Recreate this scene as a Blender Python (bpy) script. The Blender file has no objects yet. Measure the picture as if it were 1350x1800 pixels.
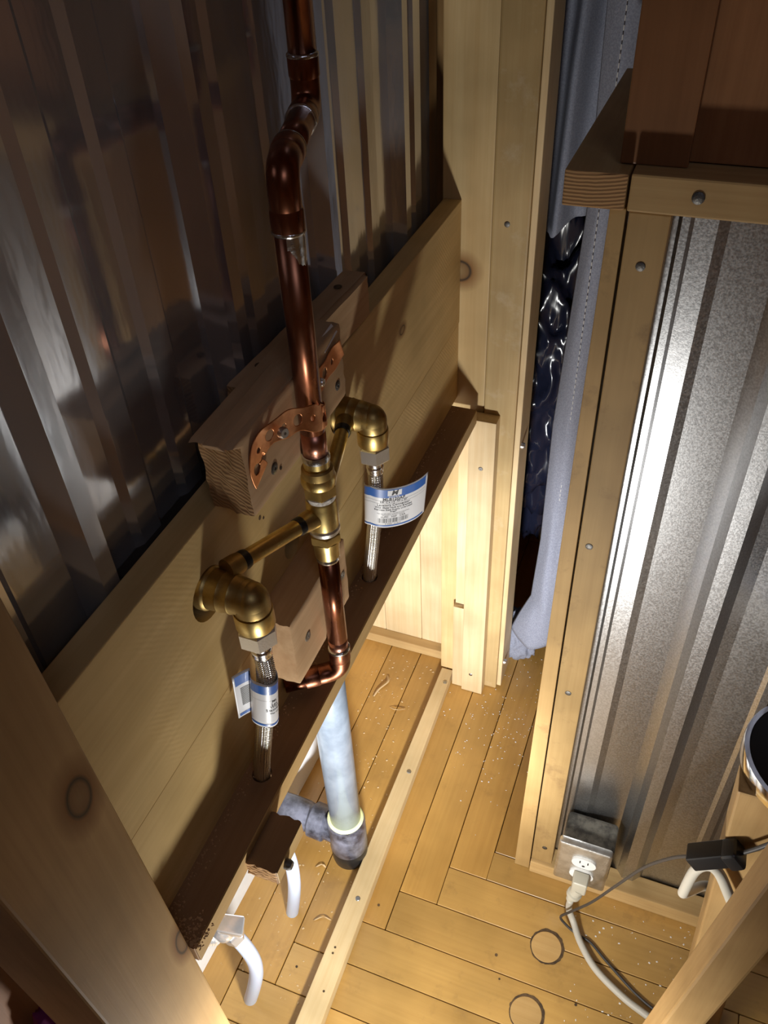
import bpy, bmesh, math, random
from mathutils import Vector, Matrix, noise
random.seed(7)
scene = bpy.context.scene
COL = scene.collection
Z0 = 1.52                      # camera height; heights below are written relative to the camera
# ------------------------------------------------------------------ camera, world, light, exposure
cam_d = bpy.data.cameras.new('camera'); cam = bpy.data.objects.new('camera', cam_d); COL.objects.link(cam)
cam_d.sensor_fit = 'VERTICAL'; cam_d.sensor_height = 36.0; cam_d.lens = 1473.39 / 1800 * 36
cam_d.clip_start = 0.01; cam_d.clip_end = 50
R0 = (0.93252537, 0.35861894, -0.04229534); R1 = (0.20606931, -0.62467908, -0.75320082); R2 = (-0.29653309, 0.6936631, -0.65642945)
M = Matrix.Identity(4)
for i in range(3):
    M[i][0] = R0[i]; M[i][1] = -R1[i]; M[i][2] = -R2[i]
M[2][3] = Z0
cam.matrix_world = M
scene.camera = cam
w = bpy.data.worlds.new('world'); scene.world = w; w.use_nodes = True
w.node_tree.nodes['Background'].inputs[0].default_value = (0.75, 0.78, 1.0, 1)
w.node_tree.nodes['Background'].inputs[1].default_value = 0.05
def lamp(name, kind, loc, power, color, radius, aim=None, size=None, blend=0.6):
    d = bpy.data.lights.new(name, kind); d.energy = power; d.color = color
    o = bpy.data.objects.new(name, d); COL.objects.link(o); o.location = (loc[0], loc[1], loc[2] + Z0)
    if kind == 'AREA': d.size = radius
    else: d.shadow_soft_size = radius
    if aim:
        v = Vector((aim[0], aim[1], aim[2] + Z0)) - o.location
        o.rotation_euler = v.to_track_quat('-Z', 'Y').to_euler()
    if kind == 'SPOT': d.spot_size = size; d.spot_blend = blend
    return o
# the work lamp held low, just below the frame: a wide flood with a brighter beam aimed under the shelf
LP = (-0.065, 0.12, -1.12)
lamp('work_lamp', 'SPOT', LP, 19.0, (1.0, 0.985, 0.93), 0.036, (-0.50, 0.90, -1.18), math.radians(178), 0.97)
lamp('work_lamp_beam', 'SPOT', LP, 50.0, (0.93, 0.96, 1.0), 0.034, (-0.54, 1.15, -1.24), math.radians(62), 1.0)
# added faint cool fill far behind the camera, softly lifting upward-facing tops
lamp('room_fill', 'AREA', (0.6, -0.5, 0.82), 2.4, (0.72, 0.78, 1.0), 0.6, (0.0, 0.6, -1.0))
# added dim cool fill that brightens the curtain behind the door post
lamp('corridor_curtain_fill', 'AREA', (-0.19, 1.235, 0.70), 0.22, (0.55, 0.70, 1.0), 0.08, (-0.19, 1.30, -1.0))
scene.view_settings.view_transform = 'Standard'; scene.view_settings.look = 'None'
scene.view_settings.gamma = 1.0; scene.view_settings.use_curve_mapping = False
scene.view_settings.exposure = 0.35

# ------------------------------------------------------------------ mesh helpers (all heights camera-relative)
ROOT = {}
def setp(o, label=None, cat=None, group=None, kind=None):
    if label: o['label'] = label
    if cat: o['category'] = cat
    if group: o['group'] = group
    if kind: o['kind'] = kind
    return o
def thing(name, loc, label=None, cat=None, group=None, kind=None):
    o = bpy.data.objects.new(name, None); COL.objects.link(o); o.empty_display_size = 0.02
    o.location = (loc[0], loc[1], loc[2] + Z0); ROOT[o.name] = Vector(o.location)
    return setp(o, label, cat, group, kind)
def mk(name, VF, mat, parent=None, smooth=False, label=None, cat=None, group=None, kind=None, autosmooth=None):
    V, F = VF[0], VF[1]
    if parent is not None: L = ROOT[parent.name]
    else:
        xs = [v[0] for v in V]; ys = [v[1] for v in V]; zs = [v[2] for v in V]
        L = Vector(((min(xs) + max(xs)) / 2, (min(ys) + max(ys)) / 2, min(zs) + Z0))
    me = bpy.data.meshes.new(name)
    me.from_pydata([(v[0] - L.x, v[1] - L.y, v[2] + Z0 - L.z) for v in V], [], F)
    if len(VF) > 2 and VF[2] is not None:
        uvl = me.uv_layers.new(name='UVMap'); 
        for poly in me.polygons:
            for li in poly.loop_indices: uvl.data[li].uv = VF[2][me.loops[li].vertex_index]
    me.materials.append(mat)
    bm = bmesh.new(); bm.from_mesh(me); bmesh.ops.recalc_face_normals(bm, faces=bm.faces)
    if autosmooth is not None:
        for f in bm.faces: f.smooth = True
        for e in bm.edges:
            if len(e.link_faces) == 2 and e.calc_face_angle() > autosmooth: e.smooth = False
    elif smooth:
        for f in bm.faces: f.smooth = True
    bm.to_mesh(me); bm.free()
    o = bpy.data.objects.new(name, me); COL.objects.link(o)
    if parent is not None: o.parent = parent; ROOT[o.name] = L
    else: o.location = L; ROOT[o.name] = L.copy()
    return setp(o, label, cat, group, kind)
def join(*vfs):
    V, F = [], []
    for vf in vfs:
        n = len(V); V += list(vf[0]); F += [tuple(i + n for i in f) for f in vf[1]]
    return V, F
def from_bm(bm):
    bm.verts.ensure_lookup_table(); bm.verts.index_update()
    r = ([tuple(v.co) for v in bm.verts], [tuple(v.index for v in f.verts) for f in bm.faces]); bm.free(); return r
def hexa(c8, bev=0.0015, seg=2):
    """8 corners: bottom loop then top loop"""
    bm = bmesh.new(); vs = [bm.verts.new(c) for c in c8]
    for f in ((0, 1, 2, 3), (4, 5, 6, 7), (0, 1, 5, 4), (1, 2, 6, 5), (2, 3, 7, 6), (3, 0, 4, 7)): bm.faces.new([vs[i] for i in f])
    bmesh.ops.recalc_face_normals(bm, faces=bm.faces)
    if bev: bmesh.ops.bevel(bm, geom=list(bm.edges), offset=bev, segments=seg, profile=0.6, affect='EDGES')
    return from_bm(bm)
def box(x0, x1, y0, y1, z0, z1, bev=0.0015, seg=2):
    return hexa([(x0, y0, z0), (x1, y0, z0), (x1, y1, z0), (x0, y1, z0), (x0, y0, z1), (x1, y0, z1), (x1, y1, z1), (x0, y1, z1)], bev, seg)
def basis(d):
    d = Vector(d).normalized(); a = Vector((0, 0, 1)) if abs(d.z) < 0.9 else Vector((0, 1, 0))
    u = d.cross(a).normalized(); return d, u, d.cross(u).normalized()
def lathe(prof, org, axis=(0, 0, 1), n=32, cap=True, hexes=False):
    """prof: list of (t, r) along the axis"""
    d, u, v = basis(axis); org = Vector(org); V, F = [], []
    m = 6 if hexes else n
    for t, r in prof:
        for k in range(m):
            a = 2 * math.pi * k / m; V.append(tuple(org + d * t + (u * math.cos(a) + v * math.sin(a)) * r))
    for i in range(len(prof) - 1):
        for k in range(m):
            F.append((i * m + k, i * m + (k + 1) % m, (i + 1) * m + (k + 1) % m, (i + 1) * m + k))
    if cap:
        F.append(tuple(range(m))); b = (len(prof) - 1) * m; F.append(tuple(b + k for k in range(m)))
    return V, F
def tube(path, r, n=20, cap=True, relief=None, closed=False):
    """path: points; r: number or list. relief(theta, s) multiplies the radius"""
    P = [Vector(p) for p in path]; V, F = [], []; m = len(P)
    T = [(P[min(i + 1, m - 1)] - P[max(i - 1, 0)]).normalized() for i in range(m)]
    d, u, v = basis(T[0]); s = 0
    for i in range(m):
        if i:
            q = T[i - 1].rotation_difference(T[i]); u = q @ u; v = q @ v; s += (P[i] - P[i - 1]).length
        rr = r[i] if isinstance(r, (list, tuple)) else r
        for k in range(n):
            a = 2 * math.pi * k / n; q = rr * (relief(a, s) if relief else 1)
            V.append(tuple(P[i] + (u * math.cos(a) + v * math.sin(a)) * q))
    for i in range(m - 1):
        for k in range(n):
            F.append((i * n + k, i * n + (k + 1) % n, (i + 1) * n + (k + 1) % n, (i + 1) * n + k))
    if cap: F.append(tuple(range(n))); F.append(tuple((m - 1) * n + k for k in range(n)))
    return V, F
def spline(pts, k=10):
    P = [Vector(p) for p in pts]; out = []
    for i in range(len(P) - 1):
        p0 = P[max(i - 1, 0)]; p1 = P[i]; p2 = P[i + 1]; p3 = P[min(i + 2, len(P) - 1)]
        for j in range(k):
            t = j / k
            out.append(0.5 * ((2 * p1) + (p2 - p0) * t + (2 * p0 - 5 * p1 + 4 * p2 - p3) * t * t + (3 * p1 - p0 - 3 * p2 + p3) * t ** 3))
    out.append(P[-1]); return out
def arc_elbow(a, c, b, rad, k=10):
    """path a -> corner c -> b with a circular bend of radius rad"""
    a, c, b = Vector(a), Vector(c), Vector(b); d1 = (a - c).normalized(); d2 = (b - c).normalized()
    p1 = c + d1 * rad; p2 = c + d2 * rad; out = [a]
    for j in range(k + 1):
        t = j / k; out.append(p1 * (1 - t) ** 2 + c * 2 * t * (1 - t) + p2 * t * t)
    out.append(b); return out
def screw(parent, p, nrm, r, mat, name='screw', label=None, depth=0.0012):
    n = Vector(nrm).normalized(); p = Vector(p)
    vf = lathe([(-0.001, r), (depth * .5, r), (depth, r * .8), (depth, r * .28), (depth * .1, r * .25)] if name == 'screw' else [(-0.001, r), (depth * .6, r), (depth, r * .75)], p, n, 12)
    return mk(name, vf, mat, parent, autosmooth=0.6, label=label)
def boolcut(o, vf):
    me = bpy.data.meshes.new('cutter'); L = ROOT[o.name]
    me.from_pydata([(v[0] - L.x, v[1] - L.y, v[2] + Z0 - L.z) for v in vf[0]], [], vf[1])
    bm = bmesh.new(); bm.from_mesh(me); bmesh.ops.recalc_face_normals(bm, faces=bm.faces); bm.to_mesh(me); bm.free()
    c = bpy.data.objects.new('cutter', me); COL.objects.link(c); c.parent = o.parent
    if o.parent is None: c.location = o.location
    md = o.modifiers.new('cut', 'BOOLEAN'); md.object = c; md.operation = 'DIFFERENCE'; md.solver = 'EXACT'
    bpy.context.view_layer.update()
    ev = o.evaluated_get(bpy.context.evaluated_depsgraph_get())
    nm = bpy.data.meshes.new_from_object(ev); o.modifiers.clear(); old = o.data; o.data = nm
    if not nm.materials: nm.materials.append(old.materials[0])
    bpy.data.objects.remove(c)

# ------------------------------------------------------------------ materials
def newmat(name):
    m = bpy.data.materials.new(name); m.use_nodes = True; nt = m.node_tree
    return m, nt, nt.nodes['Principled BSDF']
def nd(nt, t, **kw):
    n = nt.nodes.new(t)
    for k, v in kw.items():
        if k.startswith('i_'):
            key = k[2:]; key = int(key) if key.isdigit() else key.replace('_', ' ')
            n.inputs[key].default_value = v
        else: setattr(n, k, v)
    return n
def lk(nt, a, b): nt.links.new(a, b)
def ramp(nt, fac, stops):
    r = nt.nodes.new('ShaderNodeValToRGB'); e = r.color_ramp.elements
    while len(e) < len(stops): e.new(0.5)
    for q, (p, c) in zip(e, stops): q.position = p; q.color = (c[0], c[1], c[2], 1)
    lk(nt, fac, r.inputs[0]); return r.outputs[0]
def mixc(nt, fac, a, b, mode='MIX'):
    m = nt.nodes.new('ShaderNodeMix'); m.data_type = 'RGBA'; m.blend_type = mode
    for s, x in ((0, fac), (6, a), (7, b)):
        if isinstance(x, (int, float)): m.inputs[s].default_value = x
        elif isinstance(x, tuple): m.inputs[s].default_value = (*x[:3], 1)
        else: lk(nt, x, m.inputs[s])
    return m.outputs[2]
def wood(name, light, dark, axis, rough=0.55, fine=1.0, ring=1.0, spec=0.3, knots=(), stain=0.0, coat=0.0, bump=0.25, stain_col=(0.05, 0.03, 0.015), ringscale=22, saw=0.0):
    m, nt, b = newmat(name)
    geo = nd(nt, 'ShaderNodeNewGeometry'); oi = nd(nt, 'ShaderNodeObjectInfo')
    off = nd(nt, 'ShaderNodeVectorMath', operation='SCALE', i_0=(1.7, 2.3, 3.1)); lk(nt, oi.outputs['Random'], off.inputs['Scale'])
    pos = nd(nt, 'ShaderNodeVectorMath', operation='ADD'); lk(nt, geo.outputs['Position'], pos.inputs[0]); lk(nt, off.outputs[0], pos.inputs[1])
    k = 'XYZ'.index(axis)
    s1 = [150.0] * 3; s1[k] = 5.0; s2 = [1.0] * 3; s2[k] = 0.10
    m1 = nd(nt, 'ShaderNodeMapping'); m1.inputs['Scale'].default_value = s1; lk(nt, pos.outputs[0], m1.inputs[0])
    m2 = nd(nt, 'ShaderNodeMapping'); m2.inputs['Scale'].default_value = s2; lk(nt, pos.outputs[0], m2.inputs[0])
    n1 = nd(nt, 'ShaderNodeTexNoise', i_Scale=1.0, i_Detail=5.0, i_Roughness=0.6); lk(nt, m1.outputs[0], n1.inputs[0])
    n2 = nd(nt, 'ShaderNodeTexNoise', i_Scale=ringscale * .35, i_Detail=2.0); lk(nt, m2.outputs[0], n2.inputs[0])
    rg = nd(nt, 'ShaderNodeMath', operation='MULTIPLY', i_1=26.0); lk(nt, n2.outputs[0], rg.inputs[0])
    sn = nd(nt, 'ShaderNodeMath', operation='SINE'); lk(nt, rg.outputs[0], sn.inputs[0])
    sh = nd(nt, 'ShaderNodeMath', operation='MULTIPLY_ADD', i_1=0.5, i_2=0.5); lk(nt, sn.outputs[0], sh.inputs[0])
    n3 = nd(nt, 'ShaderNodeTexNoise', i_Scale=7.0, i_Detail=3.0); lk(nt, pos.outputs[0], n3.inputs[0])
    mid = tuple((a * .55 + c * .45) for a, c in zip(light, dark))
    base = ramp(nt, n1.outputs[0], [(0.3, mid), (0.62, light)])
    f = nd(nt, 'ShaderNodeMath', operation='MULTIPLY', i_1=0.42 * ring); lk(nt, sh.outputs[0], f.inputs[0])
    c = mixc(nt, f.outputs[0], base, dark)
    bl = ramp(nt, n3.outputs[0], [(0.35, (0.80, 0.78, 0.74)), (0.65, (1.06, 1.04, 1.02))])
    c = mixc(nt, 1.0, c, bl, 'MULTIPLY')
    tone = nd(nt, 'ShaderNodeMapRange', i_3=0.86, i_4=1.08); lk(nt, oi.outputs['Random'], tone.inputs[0])
    tc = nd(nt, 'ShaderNodeCombineColor'); [lk(nt, tone.outputs[0], tc.inputs[q]) for q in range(3)]
    c = mixc(nt, 1.0, c, tc.outputs[0], 'MULTIPLY')
    if stain:
        n4 = nd(nt, 'ShaderNodeTexNoise', i_Scale=18.0, i_Detail=6.0, i_Roughness=0.7); lk(nt, pos.outputs[0], n4.inputs[0])
        st = ramp(nt, n4.outputs[0], [(0.56, (0, 0, 0)), (0.74, (1, 1, 1))])
        sf = nd(nt, 'ShaderNodeMath', operation='MULTIPLY', i_1=stain); lk(nt, st, sf.inputs[0])
        c = mixc(nt, sf.outputs[0], c, stain_col)
    for (kx, ky, kz, kr, el) in knots:
        sub = nd(nt, 'ShaderNodeVectorMath', operation='SUBTRACT', i_1=(kx, ky, kz + Z0)); lk(nt, geo.outputs['Position'], sub.inputs[0])
        sc = [1.0] * 3; sc[k] = 1 / el
        mul = nd(nt, 'ShaderNodeVectorMath', operation='MULTIPLY', i_1=sc); lk(nt, sub.outputs[0], mul.inputs[0])
        ln = nd(nt, 'ShaderNodeVectorMath', operation='LENGTH'); lk(nt, mul.outputs[0], ln.inputs[0])
        nn = nd(nt, 'ShaderNodeMath', operation='MULTIPLY_ADD', i_1=kr * .7, i_2=-kr * .35); lk(nt, n3.outputs[0], nn.inputs[0])
        ad = nd(nt, 'ShaderNodeMath', operation='ADD'); lk(nt, ln.outputs['Value'], ad.inputs[0]); lk(nt, nn.outputs[0], ad.inputs[1])
        dv = nd(nt, 'ShaderNodeMath', operation='DIVIDE', i_1=kr * 2.2); lk(nt, ad.outputs[0], dv.inputs[0])
        kc = ramp(nt, dv.outputs[0], [(0.0, (0.55, 0.5, 0.45)), (0.34, (0.40, 0.31, 0.24)), (0.43, (0.05, 0.035, 0.025)), (0.52, (0.50, 0.36, 0.25)), (1.0, (1, 1, 1))])
        c = mixc(nt, 1.0, c, kc, 'MULTIPLY')
    lk(nt, c, b.inputs['Base Color'])
    b.inputs['Roughness'].default_value = rough; b.inputs['Specular IOR Level'].default_value = spec
    b.inputs['Coat Weight'].default_value = coat; b.inputs['Coat Roughness'].default_value = 0.22
    hgt = n1.outputs[0]
    if saw:   # fine parallel saw marks running across the grain in patches
        wv = nd(nt, 'ShaderNodeTexWave', bands_direction='DIAGONAL', i_Scale=95.0, i_Distortion=1.5, i_Detail=1.0); lk(nt, geo.outputs['Position'], wv.inputs[0])
        ms = ramp(nt, n3.outputs[0], [(0.48, (0, 0, 0)), (0.62, (1, 1, 1))])
        pr = nd(nt, 'ShaderNodeMath', operation='MULTIPLY'); lk(nt, wv.outputs[1], pr.inputs[0]); lk(nt, ms, pr.inputs[1])
        p2 = nd(nt, 'ShaderNodeMath', operation='MULTIPLY_ADD', i_1=saw); lk(nt, pr.outputs[0], p2.inputs[0]); lk(nt, n1.outputs[0], p2.inputs[2]); hgt = p2.outputs[0]
    bp = nd(nt, 'ShaderNodeBump', i_Strength=bump, i_Distance=0.0006); lk(nt, hgt, bp.inputs['Height']); lk(nt, bp.outputs[0], b.inputs['Normal'])
    return m
def metal(name, col, rough, col2=None, nscale=30, bump=0.0, bscale=60, metallic=1.0, rough2=None, stretch=None, thr=(0.4, 0.6), bdist=0.001):
    m, nt, b = newmat(name)
    geo = nd(nt, 'ShaderNodeNewGeometry'); src = geo.outputs['Position']
    if stretch:
        mp = nd(nt, 'ShaderNodeMapping'); mp.inputs['Scale'].default_value = stretch; lk(nt, src, mp.inputs[0]); src = mp.outputs[0]
    n = nd(nt, 'ShaderNodeTexNoise', i_Scale=nscale, i_Detail=4.0, i_Roughness=0.6); lk(nt, src, n.inputs[0])
    b.inputs['Metallic'].default_value = metallic; b.inputs['Roughness'].default_value = rough
    if col2:
        lk(nt, ramp(nt, n.outputs[0], [(thr[0], col), (thr[1], col2)]), b.inputs['Base Color'])
    else: b.inputs['Base Color'].default_value = (*col, 1)
    if rough2 is not None:
        lk(nt, ramp(nt, n.outputs[0], [(0.35, (rough,) * 3), (0.65, (rough2,) * 3)]), b.inputs['Roughness'])
    if bump:
        n2 = nd(nt, 'ShaderNodeTexNoise', i_Scale=bscale, i_Detail=3.0); lk(nt, src, n2.inputs[0])
        bp = nd(nt, 'ShaderNodeBump', i_Strength=bump, i_Distance=bdist); lk(nt, n2.outputs[0], bp.inputs['Height']); lk(nt, bp.outputs[0], b.inputs['Normal'])
    return m
def plain(name, col, rough=0.5, **kw):
    m, nt, b = newmat(name); b.inputs['Base Color'].default_value = (*col, 1); b.inputs['Roughness'].default_value = rough
    for k, v in kw.items(): b.inputs[k.replace('_', ' ')].default_value = v
    return m
def mottled(name, c1, c2, scale, rough=0.5, thr=(0.4, 0.6), bump=0.0, **kw):
    m, nt, b = newmat(name); geo = nd(nt, 'ShaderNodeNewGeometry')
    n = nd(nt, 'ShaderNodeTexNoise', i_Scale=scale, i_Detail=5.0, i_Roughness=0.65); lk(nt, geo.outputs['Position'], n.inputs[0])
    lk(nt, ramp(nt, n.outputs[0], [(thr[0], c1), (thr[1], c2)]), b.inputs['Base Color']); b.inputs['Roughness'].default_value = rough
    if bump:
        bp = nd(nt, 'ShaderNodeBump', i_Strength=bump, i_Distance=0.001); lk(nt, n.outputs[0], bp.inputs['Height']); lk(nt, bp.outputs[0], b.inputs['Normal'])
    for k, v in kw.items(): b.inputs[k.replace('_', ' ')].default_value = v
    return m
PL = (0.56, 0.385, 0.175); PD = (0.39, 0.23, 0.085)
MAT = {}
MAT['board'] = wood('pine_board', (0.66, 0.475, 0.215), (0.49, 0.325, 0.125), 'Y', 0.5, ring=0.95, ringscale=30, saw=0.6, knots=((-0.34, 0.883, -0.521, 0.0055, 1.6),))
MAT['pine_y'] = wood('pine_lengthwise', PL, PD, 'Y', 0.55)
MAT['pine_x'] = wood('pine_crosswise', PL, PD, 'X', 0.6)
MAT['pine_z'] = wood('pine_upright', (0.66, 0.50, 0.26), (0.52, 0.345, 0.145), 'Z', 0.5, knots=((-0.34, 1.133, -0.555, 0.018, 0.9),))
MAT['pine_pale'] = wood('pine_pale_upright', (0.78, 0.62, 0.38), (0.62, 0.42, 0.20), 'Z', 0.5, ring=0.6)
MAT['post'] = wood('pine_post', (0.52, 0.34, 0.15), (0.36, 0.21, 0.08), 'Z', 0.5, ring=0.8, ringscale=26, knots=((-0.30, 0.186, -0.477, 0.0115, 1.7), (-0.298, 0.207, -0.745, 0.0075, 2.4)))
MAT['stud'] = wood('stud_wood', (0.52, 0.35, 0.15), (0.38, 0.235, 0.09), 'Z', 0.6, stain=0.55, stain_col=(0.16, 0.09, 0.04))
MAT['cupboard'] = wood('reddish_board', (0.33, 0.155, 0.066), (0.21, 0.09, 0.036), 'Z', 0.45, ringscale=16)
MAT['shelf'] = wood('shaded_shelf_pine', (0.36, 0.22, 0.12), (0.24, 0.13, 0.065), 'Y', 0.7)  # shade on the shelf and small block put into the pine colour
MAT['block'] = wood('cedar_block', (0.64, 0.43, 0.25), (0.46, 0.27, 0.135), 'Y', 0.65, ringscale=40)
MAT['floor'] = wood('varnished_maple', (0.56, 0.325, 0.088), (0.43, 0.225, 0.052), 'Y', 0.38, ring=0.55, spec=0.5, coat=0.35, bump=0.08, stain=0.35, stain_col=(0.20, 0.10, 0.03), ringscale=14)
MAT['floor_x'] = wood('varnished_maple_cross', (0.54, 0.33, 0.10), (0.41, 0.23, 0.062), 'X', 0.38, ring=0.55, spec=0.5, coat=0.35, bump=0.08, stain=0.45, stain_col=(0.20, 0.11, 0.04), ringscale=14)
MAT['strip'] = wood('pale_strip', (0.74, 0.58, 0.33), (0.60, 0.41, 0.19), 'Y', 0.55, ring=0.7)
MAT['roomwood'] = wood('room_pine', (0.50, 0.30, 0.12), (0.34, 0.18, 0.06), 'Z', 0.5)
MAT['galv'] = metal('galvanised_sheet', (0.66, 0.67, 0.70), 0.10, (0.74, 0.74, 0.76), 9, bump=0.12, bscale=30, rough2=0.17, stretch=(1, 1, 0.35), bdist=0.004, metallic=0.82)
MAT['spangle'] = metal('spangled_zinc_sheet', (0.46, 0.465, 0.48), 0.30, (0.58, 0.585, 0.60), 420, bump=0.20, bscale=600, rough2=0.37, bdist=0.0003)
MAT['copper'] = metal('tarnished_copper', (0.23, 0.085, 0.045), 0.27, (0.36, 0.15, 0.085), 34, rough2=0.36, stretch=(1, 1, 0.4))
MAT['copper_clean'] = metal('cleaned_copper', (0.50, 0.22, 0.15), 0.30, (0.60, 0.30, 0.22), 40)
MAT['copper_dark'] = metal('burnt_copper', (0.13, 0.045, 0.025), 0.28, (0.34, 0.14, 0.08), 40, rough2=0.45)
MAT['copper_new'] = metal('bright_copper', (0.90, 0.44, 0.21), 0.38, (0.70, 0.30, 0.13), 70)
MAT['solder'] = metal('solder', (0.55, 0.55, 0.55), 0.25, (0.72, 0.72, 0.72), 90, bump=0.4, bscale=300)
MAT['brass'] = metal('brass', (0.74, 0.57, 0.23), 0.30, (0.58, 0.42, 0.15), 60, rough2=0.42)
MAT['brass_old'] = metal('dull_brass', (0.50, 0.365, 0.145), 0.40, (0.36, 0.245, 0.09), 40, rough2=0.50)
MAT['tape'] = mottled('thread_tape', (0.35, 0.30, 0.25), (0.75, 0.72, 0.68), 160, 0.8, bump=0.5)
MAT['steel'] = metal('plated_steel', (0.84, 0.82, 0.77), 0.36, bump=0.25, bscale=600, bdist=0.0004)
MAT['braid'] = metal('steel_braid', (0.74, 0.71, 0.66), 0.30)
MAT['chrome'] = metal('chrome', (0.90, 0.90, 0.92), 0.20)
MAT['nickel'] = metal('satin_nickel', (0.84, 0.85, 0.88), 0.16, metallic=0.80)
MAT['nail'] = metal('nail_head', (0.15, 0.145, 0.14), 0.5, bump=0.4, bscale=500)
MAT['screw'] = metal('screw_head', (0.38, 0.38, 0.37), 0.4)
MAT['black'] = plain('black_plastic', (0.012, 0.012, 0.013), 0.35)
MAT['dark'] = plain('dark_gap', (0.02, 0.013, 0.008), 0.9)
MAT['pex'] = plain('white_tubing', (0.50, 0.58, 0.74), 0.35, Subsurface_Weight=0.15)
MAT['pvc'] = mottled('clear_grey_pipe', (0.115, 0.14, 0.172), (0.16, 0.19, 0.226), 22, 0.32, Coat_Weight=0.15)
MAT['abs'] = mottled('smeared_black_pipe', (0.020, 0.020, 0.028), (0.15, 0.155, 0.20), 28, 0.3, thr=(0.38, 0.66))
MAT['glue'] = plain('yellow_glue', (0.70, 0.72, 0.35), 0.4)
MAT['white'] = mottled('white_wall_paint', (0.80, 0.82, 0.84), (0.86, 0.87, 0.88), 12, 0.7)
MAT['paper'] = plain('paper_label', (0.78, 0.79, 0.82), 0.4, Coat_Weight=0.3)
MAT['blue'] = plain('blue_print', (0.030, 0.13, 0.46), 0.4, Coat_Weight=0.3)
MAT['ink'] = plain('black_print', (0.015, 0.015, 0.02), 0.5)
MAT['cloth'] = mottled('grey_linen', (0.25, 0.27, 0.35), (0.34, 0.365, 0.46), 420, 0.9, bump=0.4)
MAT['thread'] = plain('stitch_thread', (0.62, 0.62, 0.62), 0.8)
MAT['bag'] = plain('black_plastic_film', (0.012, 0.014, 0.030), 0.22, Coat_Weight=0.4)
MAT['box'] = metal('dusty_steel_box', (0.60, 0.59, 0.56), 0.42, (0.74, 0.74, 0.72), 60, bump=0.3, bscale=400)
MAT['dusty'] = mottled('dust_covered_steel', (0.085, 0.08, 0.07), (0.20, 0.19, 0.16), 60, 0.9, bump=0.6)
MAT['outlet'] = plain('white_outlet', (0.80, 0.80, 0.79), 0.35)
MAT['plug'] = plain('beige_plug', (0.52, 0.49, 0.40), 0.45)
MAT['cable'] = plain('grey_cable', (0.50, 0.47, 0.40), 0.5)
MAT['wire'] = plain('dark_wire', (0.045, 0.04, 0.037), 0.5)
MAT['crumb'] = plain('wood_crumbs', (0.62, 0.44, 0.23), 0.8)
MAT['speck'] = plain('pale_specks', (0.80, 0.76, 0.70), 0.6)
MAT['purple'] = plain('purple_cloth', (0.16, 0.015, 0.10), 0.9)
MAT['plugwood'] = wood('wood_plug', (0.60, 0.39, 0.16), (0.46, 0.27, 0.09), 'X', 0.45, ring=0.6)
MAT['grime'] = mottled('grime', (0.05, 0.03, 0.015), (0.12, 0.07, 0.03), 60, 0.9)
MAT['rim'] = metal('polished_rim', (0.80, 0.78, 0.74), 0.12)

def endgrain(name, c1, c2, sc):
    m, nt, b = newmat(name); geo = nd(nt, 'ShaderNodeNewGeometry')
    mp = nd(nt, 'ShaderNodeMapping'); mp.inputs['Location'].default_value = (0.12, 0, -1.43); lk(nt, geo.outputs['Position'], mp.inputs[0])
    wv = nd(nt, 'ShaderNodeTexWave', wave_type='RINGS', rings_direction='Y', i_Scale=sc, i_Distortion=1.2, i_Detail=2.0); lk(nt, mp.outputs[0], wv.inputs[0])
    lk(nt, ramp(nt, wv.outputs[1], [(0.2, c1), (0.7, c2)]), b.inputs['Base Color']); b.inputs['Roughness'].default_value = 0.8
    bp = nd(nt, 'ShaderNodeBump', i_Strength=0.5, i_Distance=0.001); lk(nt, wv.outputs[1], bp.inputs['Height']); lk(nt, bp.outputs[0], b.inputs['Normal'])
    return m
MAT['endgrain'] = endgrain('sawn_end_grain', (0.31, 0.165, 0.065), (0.43, 0.245, 0.10), 95)
def end_faces(o, mat, ax=1):
    o.data.materials.append(mat); k = len(o.data.materials) - 1
    for p in o.data.polygons:
        if abs(p.normal[ax]) > 0.72: p.material_index = k
    return o
MAT['scuffed'] = wood('scuffed_pine_upright', (0.63, 0.47, 0.235), (0.49, 0.32, 0.13), 'Z', 0.45, stain=0.22, stain_col=(0.80, 0.74, 0.62))

# ------------------------------------------------------------------ floor
FZ = -1.52
fl = thing('floor', (-0.1, 0.8, FZ), kind='structure')
mk('subfloor', box(-0.80, 1.35, -1.05, 2.30, FZ - 0.05, FZ - 0.014, 0), MAT['dark'], fl)
W = 0.0715; xs0 = -0.6415; G = 0.0008
ends = [0.270, 0.343, 0.417, 0.4905, 0.564, 0.637, 0.710, 0.766, 0.857, 0.93]
def plank(x0, x1, y0, y1, mat):
    dz = random.uniform(-0.0004, 0.0)
    mk('floor_board', box(x0 + G, x1 - G, y0 + G, y1 - G, FZ - 0.0135, FZ + dz, 0.0008, 1), mat, fl)
for i, ye in enumerate(ends):
    x0 = xs0 + i * W
    cuts = [ye, [1.55, 1.28, 1.45, 1.70, 1.38, 1.62, 1.33, 1.5, 1.4, 1.6][i], 2.25]
    for a, b_ in zip(cuts[:-1], cuts[1:]): plank(x0, x0 + W, a, b_, MAT['floor'])
rows = [(0.766, 0.710, -0.142), (0.710, 0.637, -0.213), (0.637, 0.564, -0.284), (0.564, 0.4905, -0.3555), (0.4905, 0.417, -0.427), (0.417, 0.343, -0.4985), (0.343, 0.27, -0.57), (0.27, 0.197, -0.57), (0.197, 0.124, -0.57), (0.124, 0.05, -0.57)]
for k, (y1, y0, xl) in enumerate(rows):
    xj = [0.42, 0.62, 0.30, 0.52, 0.36, 0.45, 0.33, 0.5, 0.4, 0.3][k]
    plank(xl, xj, y0, y1, MAT['floor_x']); plank(xj, 1.2, y0, y1, MAT['floor_x'])
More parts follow.
